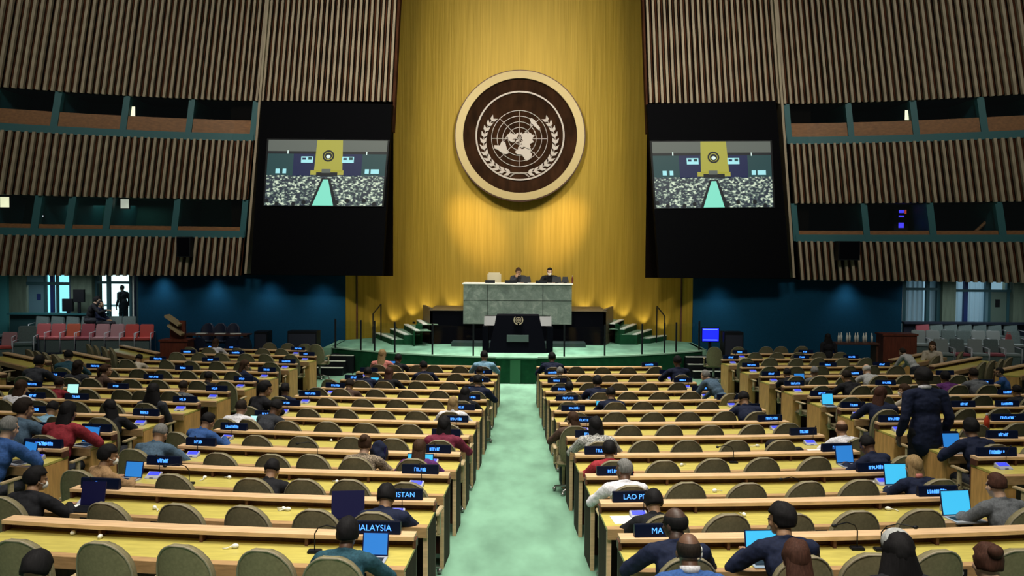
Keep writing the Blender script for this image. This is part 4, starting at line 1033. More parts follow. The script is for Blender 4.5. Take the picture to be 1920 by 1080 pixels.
# ------------------------------------------------------------------ country signs, voting units
def txt(s, size, name='lettering'):
    c = bpy.data.curves.new('t', 'FONT'); c.body = s; c.size = size; c.align_x = 'CENTER'; c.align_y = 'CENTER'; c.extrude = 0.0015
    o = bpy.data.objects.new('t', c); COL.objects.link(o)
    me = bpy.data.meshes.new_from_object(o.evaluated_get(bpy.context.evaluated_depsgraph_get())); me.name = name
    bpy.data.objects.remove(o); me.materials.clear(); me.materials.append(M_led)
    me.transform(Matrix.Rotation(PI/2, 4, 'X')); return me
mb = MB(); mb.hexa([Vector(p) for p in ((-.19, -.03, 0), (.19, -.03, 0), (.19, .03, 0), (-.19, .03, 0), (-.19, -.02, .095), (.19, -.02, .095), (.19, .02, .095), (-.19, .02, .095))])
SIGN = mb.mesh('box', M_sign, False, .004)
def bars(seed):
    rr = random.Random(seed); mb = MB(); n = rr.randint(5, 9); w = .021; x = -n*w/2+rr.uniform(-.03, .03)
    for i in range(n):
        h = rr.uniform(.032, .040)
        mb.box(x, x+.005, -.0292, -.024, .03, .03+h); mb.box(x, x+.014, -.0292, -.024, .03+h-.008 if rr.random() < .6 else .03, (.03+h) if rr.random() < .6 else .038)
        if rr.random() < .6: mb.box(x+.010, x+.015, -.0292, -.024, .03, .03+h*rr.uniform(.6, 1))
        x += w
    return mb.mesh('lettering', M_led)
BARS = [bars(i) for i in range(7)]
TX = {}
def sign(n, sg, x, word, label):
    p, rz = frame(n, sg*x, .07); z = zf(*frame(n, sg*x, 0)[0].xy)+SHZ
    if abs(x) < 4.6: z = row_z(n, sg)+SHZ
    else: z = side_z(n, sg)+SHZ
    t = thing('nameplate', label, 'sign', (p.x, p.y, z), rz+rnd.uniform(-.06, .06), 'lit country nameplates')
    link('box', SIGN, t)
    if word:
        dx = 0
        if word not in TX: TX[word] = txt(word, .062)
        o = link('lettering', TX[word], t, (word_dx.get(word, 0), -.0262, .048), (math.radians(-6), 0, 0))
    else: link('lettering', BARS[rnd.randrange(7)], t)
    return t
word_dx = {'MA': -.02, 'LAO PDR': .03, 'PAKISTAN': -.02, 'MALAYSIA': -.02}
DZ = {}
for o in bpy.data.objects:
    if o.get('category') == 'desk' and 'delegate' in o.name: DZ[o['label']] = o.location.z
def row_z(n, sg): return DZ['long pale desk, %s row up from the bottom edge, %s of the centre aisle' % ('first' if n == 0 else ROWTXT[n], 'left' if sg < 0 else 'right')]
def side_z(n, sg): return DZ['honey ended side desk, %s row up from the bottom edge, %s of its side aisle' % (ROWTXT[n], 'left' if sg < 0 else 'right')]
mb = MB(); mb.hexa([Vector(p) for p in ((-.075, -.06, 0), (.075, -.06, 0), (.075, .06, 0), (-.075, .06, 0), (-.075, -.05, .012), (.075, -.05, .012), (.075, .05, .055), (-.075, .05, .055))])
UB = mb.mesh('case', mat('pale_unit_case', (.35, .35, .42), .5), False, .004)
mb = MB(); mb.hexa([Vector(p) for p in ((-.06, -.012, .0285), (.06, -.012, .0285), (.06, .042, .0515), (-.06, .042, .0515), (-.06, -.013, .0305), (.06, -.013, .0305), (.06, .041, .0535), (-.06, .041, .0535))])
UD = mb.mesh('display', M_ledp)
mb = MB(); mb.box(-.02, .02, -.055, -.045, .006, .012); mb.tube([(.05, .03, .05), (.05, .03, .16), (.05, -.03, .24)], .004, 5); mb.ell((.05, -.035, .247), (.009, .014, .009), 8, 6)
UM = mb.mesh('microphone', M_black)
def unit(n, sg, x, label):
    p, rz = frame(n, sg*x, -.10); z = (row_z(n, sg) if x < 4.6 else side_z(n, sg))+WTZ
    t = thing('voting_unit', label, 'console', (p.x, p.y, z), rz+rnd.uniform(-.1, .1), 'voting units with blue displays')
    link('case', UB, t); link('display', UD, t); link('microphone', UM, t)
WORDS = {(0, -1, 0): 'MALAYSIA', (1, -1, 0): 'PAKISTAN', (1, 1, 0): 'LAO PDR', (0, 1, 0): 'MA'}
for n in range(12):
    for sg, nm in ((-1, 'left'), (1, 'right')):
        for e in (0, 1):
            if n == 0 and e == 1: continue
            x = XI_[n]+.30 if e == 0 else XO_[n]-.27
            w = WORDS.get((n, sg, e))
            lab = 'lit nameplate%s at the %s end, %s desk row up, %s centre block' % (' reading '+w if w and w != 'MA' else '', 'aisle' if e == 0 else 'outer', ord_row(n), nm)
            sign(n, sg, x, w, lab)
            if (n, sg, e) == (0, -1, 0): continue
            unit(n, sg, x+.02, 'blue lit voting unit at the %s end, %s desk row up, %s centre block' % ('aisle' if e == 0 else 'outer', ord_row(n), nm))
for (n, sg), (xe, xo) in SIDE.items():
    nm = 'left' if sg < 0 else 'right'
    for e, x in enumerate((xe+.22, xe+2.0, min(xo, .62*SROWD[n]+.1)-.3)):
        if e and (x > xo-.2 and e == 1): continue
        P_ = frame(n, sg*x)[0]
        if not 5 < PX((P_.x, P_.y, 1.1))[0] < 1915: continue
        nth = ('aisle end', 'middle', 'outer end')[e]
        sign(n, sg, x, None, 'lit nameplate at the %s, %s desk row up, %s side block' % (nth, ord_row(n), nm))
        if e == 0: unit(n, sg, x, 'blue lit voting unit at the aisle end, %s desk row up, %s side block' % (ord_row(n), nm))

# ------------------------------------------------------------------ laptops
def laptop(px, py, n, w, h, ms, desc, rz=0.0, t0=-.19, tilt=14, flip=False):
    x = (px-973)/F*(SROWD[n] if abs(px-973)/F*ROWD[min(n, 11)] > 4.5 and n in SROWD else ROWD[n])
    for _ in range(20):
        p, a = frame(n, x, t0); x += (px-PX((p.x, p.y, 1.3))[0])/F*p.y*.9
    sg = -1 if x < 0 else 1; z = (row_z(n, sg) if abs(x) < 4.6 else side_z(n, sg))+WTZ
    t = thing('laptop', desc, 'laptop', (p.x, p.y, z), a+rz+(PI if flip else 0))
    mb = MB(); mb.box(-w/2, w/2, -.20, 0, 0, .014); b_ = obj('keyboard_base', mb, M_silver if ms is not M_scrd else M_black, t)
    mb = MB()
    for i in range(4): mb.box(-w/2+.02, w/2-.02, -.15+.032*i, -.125+.032*i, .0141, .016)
    obj('keys', mb, M_black, b_)
    T_ = Matrix.Translation((0, 0, .012)) @ Matrix.Rotation(math.radians(-tilt), 4, 'X')
    mb = MB(); mb.box(-w/2, w/2, -.002, .008, 0, h, T_); l_ = obj('lid', mb, M_scrd, t)
    mb = MB(); mb.box(-w/2+.008, w/2-.008, -.004, -.001, .012, h-.008, T_); obj('display', mb, ms, l_)
L = laptop
L(703, 1016, 0, .19, .17, M_scr2, 'laptop with bright blue screen below the nameplate reading MALAYSIA')
L(652, 945, 1, .28, .24, M_scrd, 'large laptop with dark navy screen left of the nameplate reading PAKISTAN', rz=.18, t0=-.28)
L(172, 922, 1, .22, .21, M_scrd, 'laptop with dark screen beside the person with white mask in black jacket', rz=.1)
L(249, 880, 2, .20, .17, M_scr2, 'laptop with blue text screen beside the person in tan jacket')
L(788, 893, 3, .30, .13, M_scr, 'laptop with cyan screen behind the person in purple', t0=-.2)
L(708, 845, 3, .18, .20, M_scrd, 'dark laptop beside the person in leopard print', rz=-.3)
L(476, 776, 5, .14, .15, M_scrw, 'pale lit laptop of the person typing in white shirt')
L(135, 722, 6, .20, .20, M_scrw, 'pale glowing laptop in the left side block', rz=.1, t0=-.25)
L(92, 788, 3, .24, .18, M_scr2, 'laptop with dim blue screen behind the person in slate blue shirt')
L(168, 790, 3, .24, .2, M_scr2, 'laptop with dim blue screen beside the person in red sweater', rz=-.2)
L(52, 822, 2, .22, .2, M_scr2, 'laptop with blue lid beside the person in blue suit', rz=-.4)
L(702, 697, 9, .17, .18, M_scr, 'cyan laptop far up the left centre block')
L(734, 682, 11, .17, .2, M_scr2, 'blue laptop next to the person with long blond hair')
L(1432, 1003, 0, .26, .2, M_scr, 'cyan laptop beside thick haired person in navy suit at the bottom row')
L(1796, 940, 1, .28, .22, M_scr, 'big bright cyan laptop in the second row, right', t0=-.26)
L(1682, 888, 2, .24, .22, M_scr, 'bright cyan laptop beside the person with tousled blond hair', rz=-.1)
L(1586, 845, 3, .22, .21, M_scr2, 'blue laptop beside the hunched person in fourth row, right centre block', t0=-.2)
L(1553, 742, 6, .2, .19, M_scr, 'cyan laptop at an aisle end in the right side block', t0=-.3)
L(1500, 715, 8, .22, .17, M_scr2, 'small blue laptop of the person in black suit')
L(1786, 808, 3, .22, .2, M_scr2, 'blue laptop near the standing person in navy suit', t0=-.15)
L(1127, 750, 7, .16, .12, M_scr, 'cyan laptop lower of two close together, right centre block', t0=-.16)
L(1103, 730, 8, .16, .12, M_scr, 'cyan laptop upper of two close together, right centre block', t0=-.16)

# ------------------------------------------------------------------ small things on the worktops
def on_top(px, py, n):
    sg = -1 if px < 973 else 1
    try: z = row_z(n, sg)
    except KeyError: z = side_z(n, sg)
    return WZ(px, py, z+WTZ)
mb = MB(); mb.ell((0, 0, .018), (.028, .018, .018), 10, 8); mb.tube([(.02, 0, .02), (.06, .02, .012), (.09, 0, .006)], .004, 5)
EAR = mb.mesh('earpiece', M_white, True)
EP = [(137, 1003, 0), (188, 1010, 0), (441, 1028, 0), (290, 955, 1), (384, 898, 2), (430, 898, 2), (532, 957, 1), (540, 958, 1), (632, 906, 2), (621, 828, 4), (1340, 923, 2), (1395, 968, 1), (1665, 957, 1), (1278, 874, 3), (1420, 838, 4), (1537, 915, 2), (1780, 962, 1)]
for i, (px, py, n) in enumerate(EP):
    p = on_top(px, py, n); tag(link('earpiece', EAR, None, p, rnd.uniform(0, 6)), 'white earpiece lying on the worktop, %s row up, %s' % (ord_row(n), 'left' if px < 973 else 'right')+(', %s from the aisle' % ORD[1+sum(1 for q in EP if q[2] == n and (q[0] < 973) == (px < 973) and abs(q[0]-973) < abs(px-973))]), 'earpiece', 'earpieces on the desks')
def paper(px, py, n, w, d, rz, lab, m=None):
    p = on_top(px, py, n); mb = MB(); mb.box(-w/2, w/2, -d/2, d/2, 0, .006)
    o = obj('paper', mb, m or M_paper); o.location = p; o.rotation_euler.z = rz; tag(o, lab, 'paper')
paper(1180, 975, 1, .30, .22, .1, 'white papers in front of the person beside the LAO PDR nameplate')
paper(160, 950, 1, .22, .25, -.4, 'white paper before the masked person in black jacket')
paper(650, 965, 1, .30, .10, .2, 'grey papers under the large dark laptop', M_silver)
paper(1625, 903, 2, .30, .12, .1, 'pale papers near the bright cyan laptop')
paper(1800, 965, 1, .3, .08, 0, 'white sheet below the big cyan laptop')
paper(1530, 845, 3, .2, .12, .2, 'white sheet by the black coat')
paper(180, 818, 3, .25, .2, .3, 'white papers by the person in red sweater')
paper(105, 775, 4, .3, .16, .1, 'white papers under the person in pale blue')
def goose(px, py, n, lab, sx=1):
    p = on_top(px, py, n); t = thing('desk_microphone', lab, 'microphone', p)
    mb = MB(); mb.box(-.05, .05, -.035, .035, 0, .02); obj('base', mb, M_black, t, bevel=.005)
    mb = MB(); mb.tube([(0, 0, .02), (0, 0, .14), (-.03*sx, -.02, .19), (-.10*sx, -.05, .22), (-.20*sx, -.09, .21)], .005, 6); obj('gooseneck', mb, M_black, t)
    mb = MB(); mb.ell((-.21*sx, -.095, .208), (.022, .014, .014), 10, 8); obj('head', mb, M_black, t)
goose(1607, 1030, 0, 'black gooseneck microphone on the bottom right desk')
goose(1652, 1032, 0, 'black gooseneck microphone beside the black head scarf', -1)
goose(590, 1036, 0, 'black microphone left of the person in dark teal jacket', -1)
goose(1500, 935, 1, 'black gooseneck microphone, second row up, right')
goose(355, 908, 2, 'black microphone, third row up, left')
goose(595, 862, 3, 'black microphone, fourth row up, left')
goose(1375, 868, 3, 'black microphone, fourth row up, right')
t = thing('bottle', 'red drinks bottle near the standing person in navy suit', 'bottle', on_top(1850, 800, 4) if False else WZ(1850, 806, side_z(3, 1)+SHZ))
mb = MB(); mb.tube([(0, 0, 0), (0, 0, .13), (0, 0, .16), (0, 0, .19)], [.035, .035, .016, .014], 12); obj('body', mb, mat('red_drink', (.5, .05, .02), .3), t, True)
mb = MB(); mb.tube([(0, 0, .19), (0, 0, .215)], .016, 10); obj('cap', mb, M_white, t)
def heap(name, lab, cat, p, parts, m, rz=0):
    b = Blob()
    for c, r in parts: b.ell(c, r, 12, 8)
    o = bpy.data.objects.new('tmp', b.mesh('tmp', m)); COL.objects.link(o)
    r = o.modifiers.new('r', 'REMESH'); r.mode = 'VOXEL'; r.voxel_size = .015; r.use_smooth_shade = True; q = o.modifiers.new('s', 'SMOOTH'); q.iterations = 4
    me = bpy.data.meshes.new_from_object(o.evaluated_get(bpy.context.evaluated_depsgraph_get())); bpy.data.objects.remove(o)
    rough(me, 14, .016)
    me.name = name; me.materials.clear(); me.materials.append(m); return tag(link(name, me, None, p, rz), lab, cat)
heap('coat', 'black coat dropped on the desk, fourth row up, right centre block', 'coat', on_top(1465, 848, 3), [((0, 0, .05), (.2, .1, .06)), ((-.1, 0, .09), (.1, .09, .07)), ((.16, -.02, .04), (.12, .08, .04))], fabric('black', CLO['black']))
heap('backpack', 'dark navy bag standing beside the person in leopard print', 'bag', on_top(712, 868, 3)+Vector((0, -.05, 0)), [((0, 0, .13), (.11, .06, .15)), ((0, -.05, .09), (.08, .04, .09))], fabric('navy', CLO['navy']))
# ------------------------------------------------------------------ glazed doors, curtains, gallery seats under the slatted walls
def bx(name, x0, x1, y0, y1, z0, z1, m, parent=None):
    mb = MB(); mb.box(min(x0, x1), max(x0, x1), y0, y1, z0, z1); return obj(name, mb, m, parent)
GD = 28.2          # plane of the glazing
def gx(px, D=GD): return W(px, 560, D).x
M_frame = mat('door_frame_teal', (.03, .10, .12), .5); M_col = mat('grey_green_column', (.15, .20, .15), .7, noise=(3, 3, .5, 3, .2)); M_bluepost = mat('blue_post', (.01, .03, .16), .5)
M_sky = mat('daylight_outside', (.1, .3, .35), .8, emit=(.30, .85, 1.0), es=1.3); M_skyw = mat('bright_daylight_outside', (.3, .4, .4), .8, emit=(.75, 1.0, 1.0), es=1.7)
M_doorp = mat('pale_blue_door', (.12, .24, .30), .6)
M_curt = bpy.data.materials.new('pale_curtain'); M_curt.use_nodes = True; nt = M_curt.node_tree; b = nt.nodes['Principled BSDF']; b.inputs['Base Color'].default_value = (.5, .64, .72, 1); b.inputs['Roughness'].default_value = .9
tl_ = nt.nodes.new('ShaderNodeBsdfTranslucent'); tl_.inputs['Color'].default_value = (.5, .7, .8, 1); mx = nt.nodes.new('ShaderNodeMixShader'); mx.inputs['Fac'].default_value = .5
nt.links.new(b.outputs[0], mx.inputs[1]); nt.links.new(tl_.outputs[0], mx.inputs[2]); nt.links.new(mx.outputs[0], nt.nodes['Material Output'].inputs['Surface'])
Z0, ZT = .75, 2.95
# outside: daylight beyond the left doors, a dim lobby beyond the right curtains
mb = MB(); mb.mi = 0; mb.box(gx(-30, 33)-1, gx(262, 33), 33.0, 33.1, 0, 4.2)
struct('exterior_left', mb, M_sky)
mb = MB(); mb.box(gx(176, 32.6), gx(262, 32.6), 32.5, 32.6, 0.75, 4.0); struct('exterior_left_bright', mb, M_skyw)
mb = MB(); mb.box(gx(-40)-2, gx(262), GD-.6, 33.4, Z0-.06, Z0); struct('floor_lobby', mb, mat('lobby_floor', (.2, .28, .28), .5))
mb = MB(); mb.box(gx(1688), gx(1960)+2, GD-.6, 31, Z0-.06, Z0); struct('floor_lobby_right', mb, mat('lobby_floor', (.2, .28, .28), .5))
mb = MB(); mb.box(gx(1670, 31), gx(1980, 31)+1, 31.0, 31.1, 0, 4.2); struct('exterior_right', mb, mat('dim_daylight_outside', (.1, .2, .25), .8, emit=(.30, .50, .62), es=.55))
# left glazing
g = tag(thing('glazed_doors', 'bright glazed doors with teal frames above the red chairs', 'doors'), kind='structure'); g.name = 'door_1'
def post(px0, px1, m, nm='frame_post', z0=Z0, z1=ZT, y=0.0, d=.12): return bx(nm, gx(px0), gx(px1), GD+y, GD+y+d, z0, z1, m, g)
for a, c, m in ((-20, 0, M_frame), (16, 26, M_col), (82, 86, M_frame), (94, 100, M_bluepost), (105, 108, M_frame), (130, 136, M_bluepost), (178, 182, M_frame), (200, 206, M_frame), (242, 247, M_frame), (249, 253, M_bluepost), (256, 262, M_frame)): post(a, c, m)
bx('column', gx(138), gx(178), GD-.2, GD+.5, 0, ZT+.3, M_col, g); bx('column', gx(2), gx(17), GD-.1, GD+.3, 0, ZT+.3, mat('teal_glow_panel', (.06, .28, .30), .6), g)
bx('transom', gx(50), gx(136), GD-.02, GD+.1, 2.34, 2.44, M_frame, g); bx('transom', gx(180), gx(246), GD-.02, GD+.1, 2.40, 2.48, M_frame, g)
bx('door_leaf', gx(53), gx(82), GD+.02, GD+.07, Z0, 2.34, M_doorp, g); bx('upper_panel', gx(50), gx(82), GD+.02, GD+.07, 2.44, ZT, M_doorp, g); bx('column', gx(26), gx(50), GD+.0, GD+.2, Z0, ZT+.3, M_col, g)
bx('door_sign', gx(69), gx(76), GD, GD+.02, 1.85, 2.05, M_bluepost, g)
mb = MB(); mb.grid([[(gx(86), GD+.06, z), (gx(130), GD+.06, z)] for z in (Z0, ZT)]); mb.grid([[(gx(182), GD+.06, z), (gx(249), GD+.06, z)] for z in (Z0, ZT)]); obj('glass_pane', mb, M_glass, g)
bx('edge_strip', gx(252.5), gx(255), GD-.16, GD-.1, 0.3, ZT, M_white, g)
t = thing('outdoor_table', 'low dark table outside the brightest glass door', 'table', (gx(213, 31.5), 31.5, Z0))
bx('tabletop', -.6, .5, -.3, .3, .72, .76, M_frame, t)
for x in (-.5, .4): bx('leg', x, x+.05, -.2, .2, 0, .72, M_frame, t)
# right glazing: curtains between posts, a door
g = tag(thing('glazed_doors', None, None), kind='structure'); g.name = 'door_2'
for a, c, m in ((1688, 1692, M_white), (1692, 1699, M_frame), (1737, 1743, M_frame), (1757, 1763, M_frame), (1788, 1792, M_shelf), (1808, 1815, M_bluepost), (1848, 1853, M_doorp), (1853, 1858, M_frame), (1888, 1893, M_frame)): post(a, c, m)
bx('column', gx(1763), gx(1788), GD-.15, GD+.5, 0, ZT+.3, M_col, g); bx('column', gx(1895), gx(1960), GD-.15, GD+.5, 0, ZT+.3, M_col, g)
bx('transom', gx(1699), gx(1763), GD-.02, GD+.1, 2.38, 2.46, M_frame, g); bx('transom', gx(1792), gx(1895), GD-.02, GD+.1, 2.34, 2.42, M_frame, g)
bx('door_leaf', gx(1858), gx(1888), GD+.02, GD+.07, Z0, 2.34, mat('grey_green_door', (.12, .18, .15), .6), g); bx('door_sign', gx(1867), gx(1875), GD, GD+.02, 1.85, 2.1, M_black, g)
def curtain(a, c, lab):
    x0, x1 = gx(a), gx(c); n = int((x1-x0)*26); mb = MB()
    mb.grid([[(x0+(x1-x0)*i/n, GD+.2+.045*math.sin(i*1.55+.4*math.sin(i*.6)), z) for i in range(n+1)] for z in (Z0+.03, 1.6, ZT+.1)])
    tag(obj('curtain', mb, M_curt, None, True), lab, 'curtain', 'pale curtains')
curtain(1699, 1737, 'pale blue pleated curtain nearest the thin white edge strip'); curtain(1743, 1760, 'narrow pale curtain beside the grey green column'); curtain(1792, 1810, 'narrow pale curtain beside the blue post'); curtain(1815, 1850, 'wide pale pleated curtain beside the grey green door')
# walls closing the sides above the glazing
for nm, a, c in (('left', -40, 262), ('right', 1688, 1960)):
    mb = MB(); mb.box(gx(a)-1.2*(nm == 'left'), gx(c)+1.2*(nm == 'right'), GD, GD+.15, ZT, 4.0); struct('wall_%s_lintel' % nm, mb, M_navy)
for nm, a, c in (('left', -75, -28), ('right', 1948, 1990)):
    mb = MB(); x0, x1 = sorted((gx(a)-3*(nm == 'left'), gx(c)+3*(nm == 'right'))); mb.box(x0, x1, GD-.05, GD+.2, 0, 4.0); struct('wall_%s_end' % nm, mb, M_col)
# tiers and barriers
M_tier = mat('navy_tier', (.012, .022, .05), .8)
for sg, nm in ((-1, 'left'), (1, 'right')):
    mb = MB()
    xa, xb = sg*12.0, sg*17.5
    mb.mi = 0
    for y0, y1, z in ((25.2, 26.15, .18), (26.15, 27.05, .36), (27.05, 28.9, .55)): mb.box(min(xa, xb), max(xa, xb), y0, y1, 0, z)
    struct('floor_tier_%s' % nm, mb, M_tier)
bar = thing('ledge_barrier', 'dark teal ledge wall under the bright glazed doors', 'barrier')
bx('panel', gx(18, 27.5), gx(196, 27.5), 27.5, 27.6, .5, 1.42, mat('dark_teal_panel', (.012, .05, .055), .6), bar); bx('ledge', gx(16, 27.5), gx(198, 27.5), 27.38, 27.72, 1.42, 1.47, M_teal, bar)
bar = thing('ledge_barrier', 'black ledge wall under the curtained windows', 'barrier')
bx('panel', gx(1696, 27.5), gx(1960, 27.5), 27.5, 27.6, .5, 1.34, M_navy, bar); bx('ledge', gx(1694, 27.5), gx(1960, 27.5), 27.38, 27.72, 1.34, 1.40, M_navy, bar)
for px, lab in ((126, 'lower of two black monitors on the ledge wall'), (147, 'upper black monitor on the ledge wall, beside the profile person')):
    x = gx(px, 27.5); t = thing('monitor', lab, 'monitor', (x, 27.55, 1.47))
    h = .0 if px < 140 else .30
    bx('stand', -.04, .04, -.03, .03, 0, .1+h, M_black, t); bx('screen', -.17, .17, -.05, .05, .06+h, .46+h, M_black, t)
def gchair(px, py, D, z, mb_, ms, lab, rz=0.0, s=1.0, grp='upholstered gallery chairs'):
    x = (px-(973 if True else 0))/F*D
    t = thing('gallery_chair', lab, 'chair', (x, D, z), PI+rz, grp); t.scale = (s, s, s)
    mb = MB(); mb.hexa([Vector(p) for p in ((-.21, -.25, .44), (.21, -.25, .44), (.21, -.18, .44), (-.21, -.18, .44), (-.20, -.33, .84), (.20, -.33, .84), (.20, -.27, .84), (-.20, -.27, .84))]); link('backrest', mb.mesh('backrest', mb_, False, .02), t)
    mb = MB(); mb.box(-.22, .22, -.22, .24, .38, .46); link('seat', mb.mesh('seat', ms, False, .02), t)
    mb = MB(); mb.box(-.20, .20, .17, .2, .0, .38); link('front_skirt', mb.mesh('front_skirt', M_steelgrey), t)
    for sx in (-1, 1):
        mb = MB(); mb.tube([(sx*.24, .2, 0), (sx*.24, .2, .6), (sx*.24, -.28, .62), (sx*.24, -.30, 0)], .014, 6); link('side_frame', mb.mesh('side_frame', M_silver, True), t)
M_pink = mat('pink_upholstery', (.42, .10, .11), .7); M_or = mat('orange_red_upholstery', (.42, .09, .045), .7); M_wr = mat('pale_rose_upholstery', (.38, .20, .22), .7); M_dr = mat('dull_red_upholstery', (.28, .06, .08), .7)
for i, (px, c) in enumerate(((70, M_pink), (98, M_pink), (127, M_or), (155, M_dr), (183, M_wr), (211, M_wr), (239, M_red), (267, M_red))):
    gchair(px, 0, 26.4, .36, c, c if c is not M_or else M_pink, 'red gallery chair, %s along the front row under the bright doors' % ORD[i+1], .12)
for i, px in enumerate((68, 97, 126, 155, 183, 208, 234)):
    gchair(px, 0, 27.15, .55, M_steelgrey, M_steelgrey, 'grey gallery chair, %s along the ledge wall under the bright doors' % ORD[i+1], .12)
gchair(5, 0, 25.4, .18, M_wr, M_red, 'red and pale gallery chair at the edge, nearest of the red chairs', .2)
gchair(40, 0, 25.6, .18, M_steelgrey, M_steelgrey, 'large grey gallery chair at the end of the red chairs', .3, 1.2)
for i, px in enumerate((1734, 1760, 1787, 1814, 1842, 1870, 1900)):
    gchair(px, 0, 27.15, .55, M_dr if i == 0 else M_steelgrey, M_steelgrey, ('dull red gallery chair alone in the back row by the curtains' if i == 0 else 'grey gallery chair, %s along the back row under the curtains' % ORD[i+1]), -.12)
M_lg = mat('light_grey_upholstery', (.22, .25, .25), .75)
for i, px in enumerate((1727, 1754, 1783, 1812, 1840, 1868, 1905)):
    gchair(px, 0, 26.4, .36, M_lg if i in (0, 1, 4, 5) else M_steelgrey, M_lg, 'grey gallery chair, %s along the middle row under the curtains' % ORD[i+1], -.12)
for i, px in enumerate((1770, 1800, 1834, 1864, 1894)):
    gchair(px, 0, 25.5, .18, M_lg if i % 2 == 0 else M_steelgrey, M_dr if i in (1, 3) else M_lg, 'grey gallery chair, %s along the front row under the curtains' % ORD[i+1], -.12)
bx_ = thing('red_bag', 'red bag propped on the middle grey chairs by the curtains', 'bag', ((1888-973)/F*26.3, 26.25, .83))
mb = MB(); mb.hexa([Vector(p) for p in ((-.1, -.05, 0), (.1, -.05, 0), (.1, .05, 0), (-.1, .05, 0), (-.08, -.03, .3), (.08, -.03, .3), (.08, .03, .3), (-.08, .03, .3))]); obj('body', mb, M_pink, bx_, bevel=.02)
mb = MB(); mb.tube([(-.05, 0, .29), (-.04, 0, .36), (.04, 0, .36), (.05, 0, .29)], .008, 6); obj('handle', mb, M_red, bx_)

# ------------------------------------------------------------------ floor furniture along the blue walls
def wood_booth(px, py0, py1, D, w, lab, extra=False):
    x = (px-973)/F*D; zt = CAMZ-(py0-PX((x, D, CAMZ))[1])*D/F
    t = thing('clerk_lectern', lab, 'lectern', (x, D, 0.03))
    bx('body', -w/2, w/2, 0, .5, 0, zt-.05, M_dkred, t); bx('top_board', -w/2-.03, w/2+.03, -.03, .53, zt-.05, zt, M_dkred, t)
    if extra:
        for i, (dx, dz) in enumerate(((0, .62), (.08, .36))):
            mb = MB(); mb.hexa([Vector(p) for p in ((-.28+dx, .05, zt+dz), (.1+dx, .05, zt+dz-.26), (.1+dx, .4, zt+dz-.26), (-.28+dx, .4, zt+dz), (-.26+dx, .05, zt+dz+.06), (.12+dx, .05, zt+dz-.20), (.12+dx, .4, zt+dz-.20), (-.26+dx, .4, zt+dz+.06))]); obj('slanted_shelf', mb, M_arm, t)
        bx('rear_post', -.22, .2, .3, .4, zt-.05, zt+.5, M_dkred, t)
M_dkred = mat('red_brown_wood', (.13, .028, .014), .5, noise=(6, 6, 1, 3, .3))
wood_booth(322, 640, 690, 23.6, .75, 'red brown lectern with slanted pale shelves by the blue wall', True)
wood_booth(1688, 628, 680, 24.6, .95, 'plain red brown box beside the grey gallery chairs')
# navy high-back seats with a table on the blue wall's low platform
mb = MB(); mb.box(-11.4, -6.4, 25.4, 27.0, 0, .3); struct('floor_step_left', mb, M_tier)
CHN = CH_LOW.copy(); CHN.name = 'navy_chair'
for i in range(len(CHN.materials)): CHN.materials[i] = mat('navy_leather', (.008, .012, .035), .5)
for i, px in enumerate((377, 402, 428)):
    x = (px-973)/F*26.0; tag(link('high_back_chair', CHN, None, (x, 26.2, .3), PI+.1*(i-1)), 'navy high backed chair, %s of three against the blue wall' % ORD[i+1], 'chair', 'navy chairs by the wall')
for i, px in enumerate((352, 372, 432, 452)):
    x = (px-973)/F*24.6; tag(link('high_back_chair', CHN, None, (x, 24.8, .05), .2*(i-1.5)), 'navy chair, %s before the cluttered table by the blue wall' % ORD[i+1], 'chair', 'navy chairs by the wall')
t = thing('officers_table', 'dark table with papers in front of the navy high backed chairs', 'table', ((402-973)/F*25.3, 25.4, .3))
bx('tabletop', -.95, .95, -.2, .3, .70, .74, M_dkwood, t)
for x in (-.9, .82): bx('leg', x, x+.08, -.15, .25, 0, .70, M_dkwood, t)
tx = t.location
for i, dx in enumerate((-.45, .1, .55)):
    mb = MB(); mb.box(-.15, .15, -.1, .1, 0, .02); o = obj('paper', mb, M_paper); o.location = (tx.x+dx, tx.y, tx.z+.74); o.rotation_euler.z = .2*i; tag(o, 'papers, %s stack on the dark officers table' % ORD[i+1], 'paper')
# grey chairs facing the stage steps, dark loudspeaker boxes, monitors
for px, lab, D, w, h in ((487, 'dark navy cabinet beside the pale steps of paper', 24.8, .38, 1.15), (1377, 'tall black cabinet beside the blue monitor', 24.6, .55, 1.25), (565, 'black low box behind the grey chairs, window side', 25.0, .85, 1.15)):
    x = (px-973)/F*D; t = thing('equipment_cabinet', lab, 'cabinet', (x, D, 0.02)); bx('body', -w/2, w/2, 0, .5, 0, h, M_black, t); bx('front_grille', -w/2+.03, w/2-.03, -.012, 0, .08, h-.08, mat('dark_grille', (.012, .014, .03), .7), t)
x = (1333-973)/F*24.9; zc = CAMZ-(630-484)*24.9/F
t = thing('monitor', 'small monitor with vivid blue screen beside the gold wall', 'monitor', (x, 24.9, 0.02))
bx('stand', -.04, .04, .05, .12, 0, zc, M_black, t); bx('foot', -.2, .2, -.1, .25, 0, .03, M_black, t); sc_ = bx('housing', -.26, .26, -.01, .05, zc-.22, zc+.20, M_black, t)
bx('display', -.235, .235, -.016, -.011, zc-.19, zc+.18, mat('vivid_blue_screen', (.01, .01, .2), .4, emit=(.01, .02, 1.0), es=1.3), sc_)
bx('display_line', -.22, .2, -.018, -.0165, zc-.165, zc-.145, mat('screen_line', (.1, .2, .4), .4, emit=(.3, .5, 1.0), es=1.2), sc_); bx('display_line', -.22, .2, -.018, -.0165, zc+.145, zc+.157, mat('screen_line', (.1, .2, .4), .4), sc_)
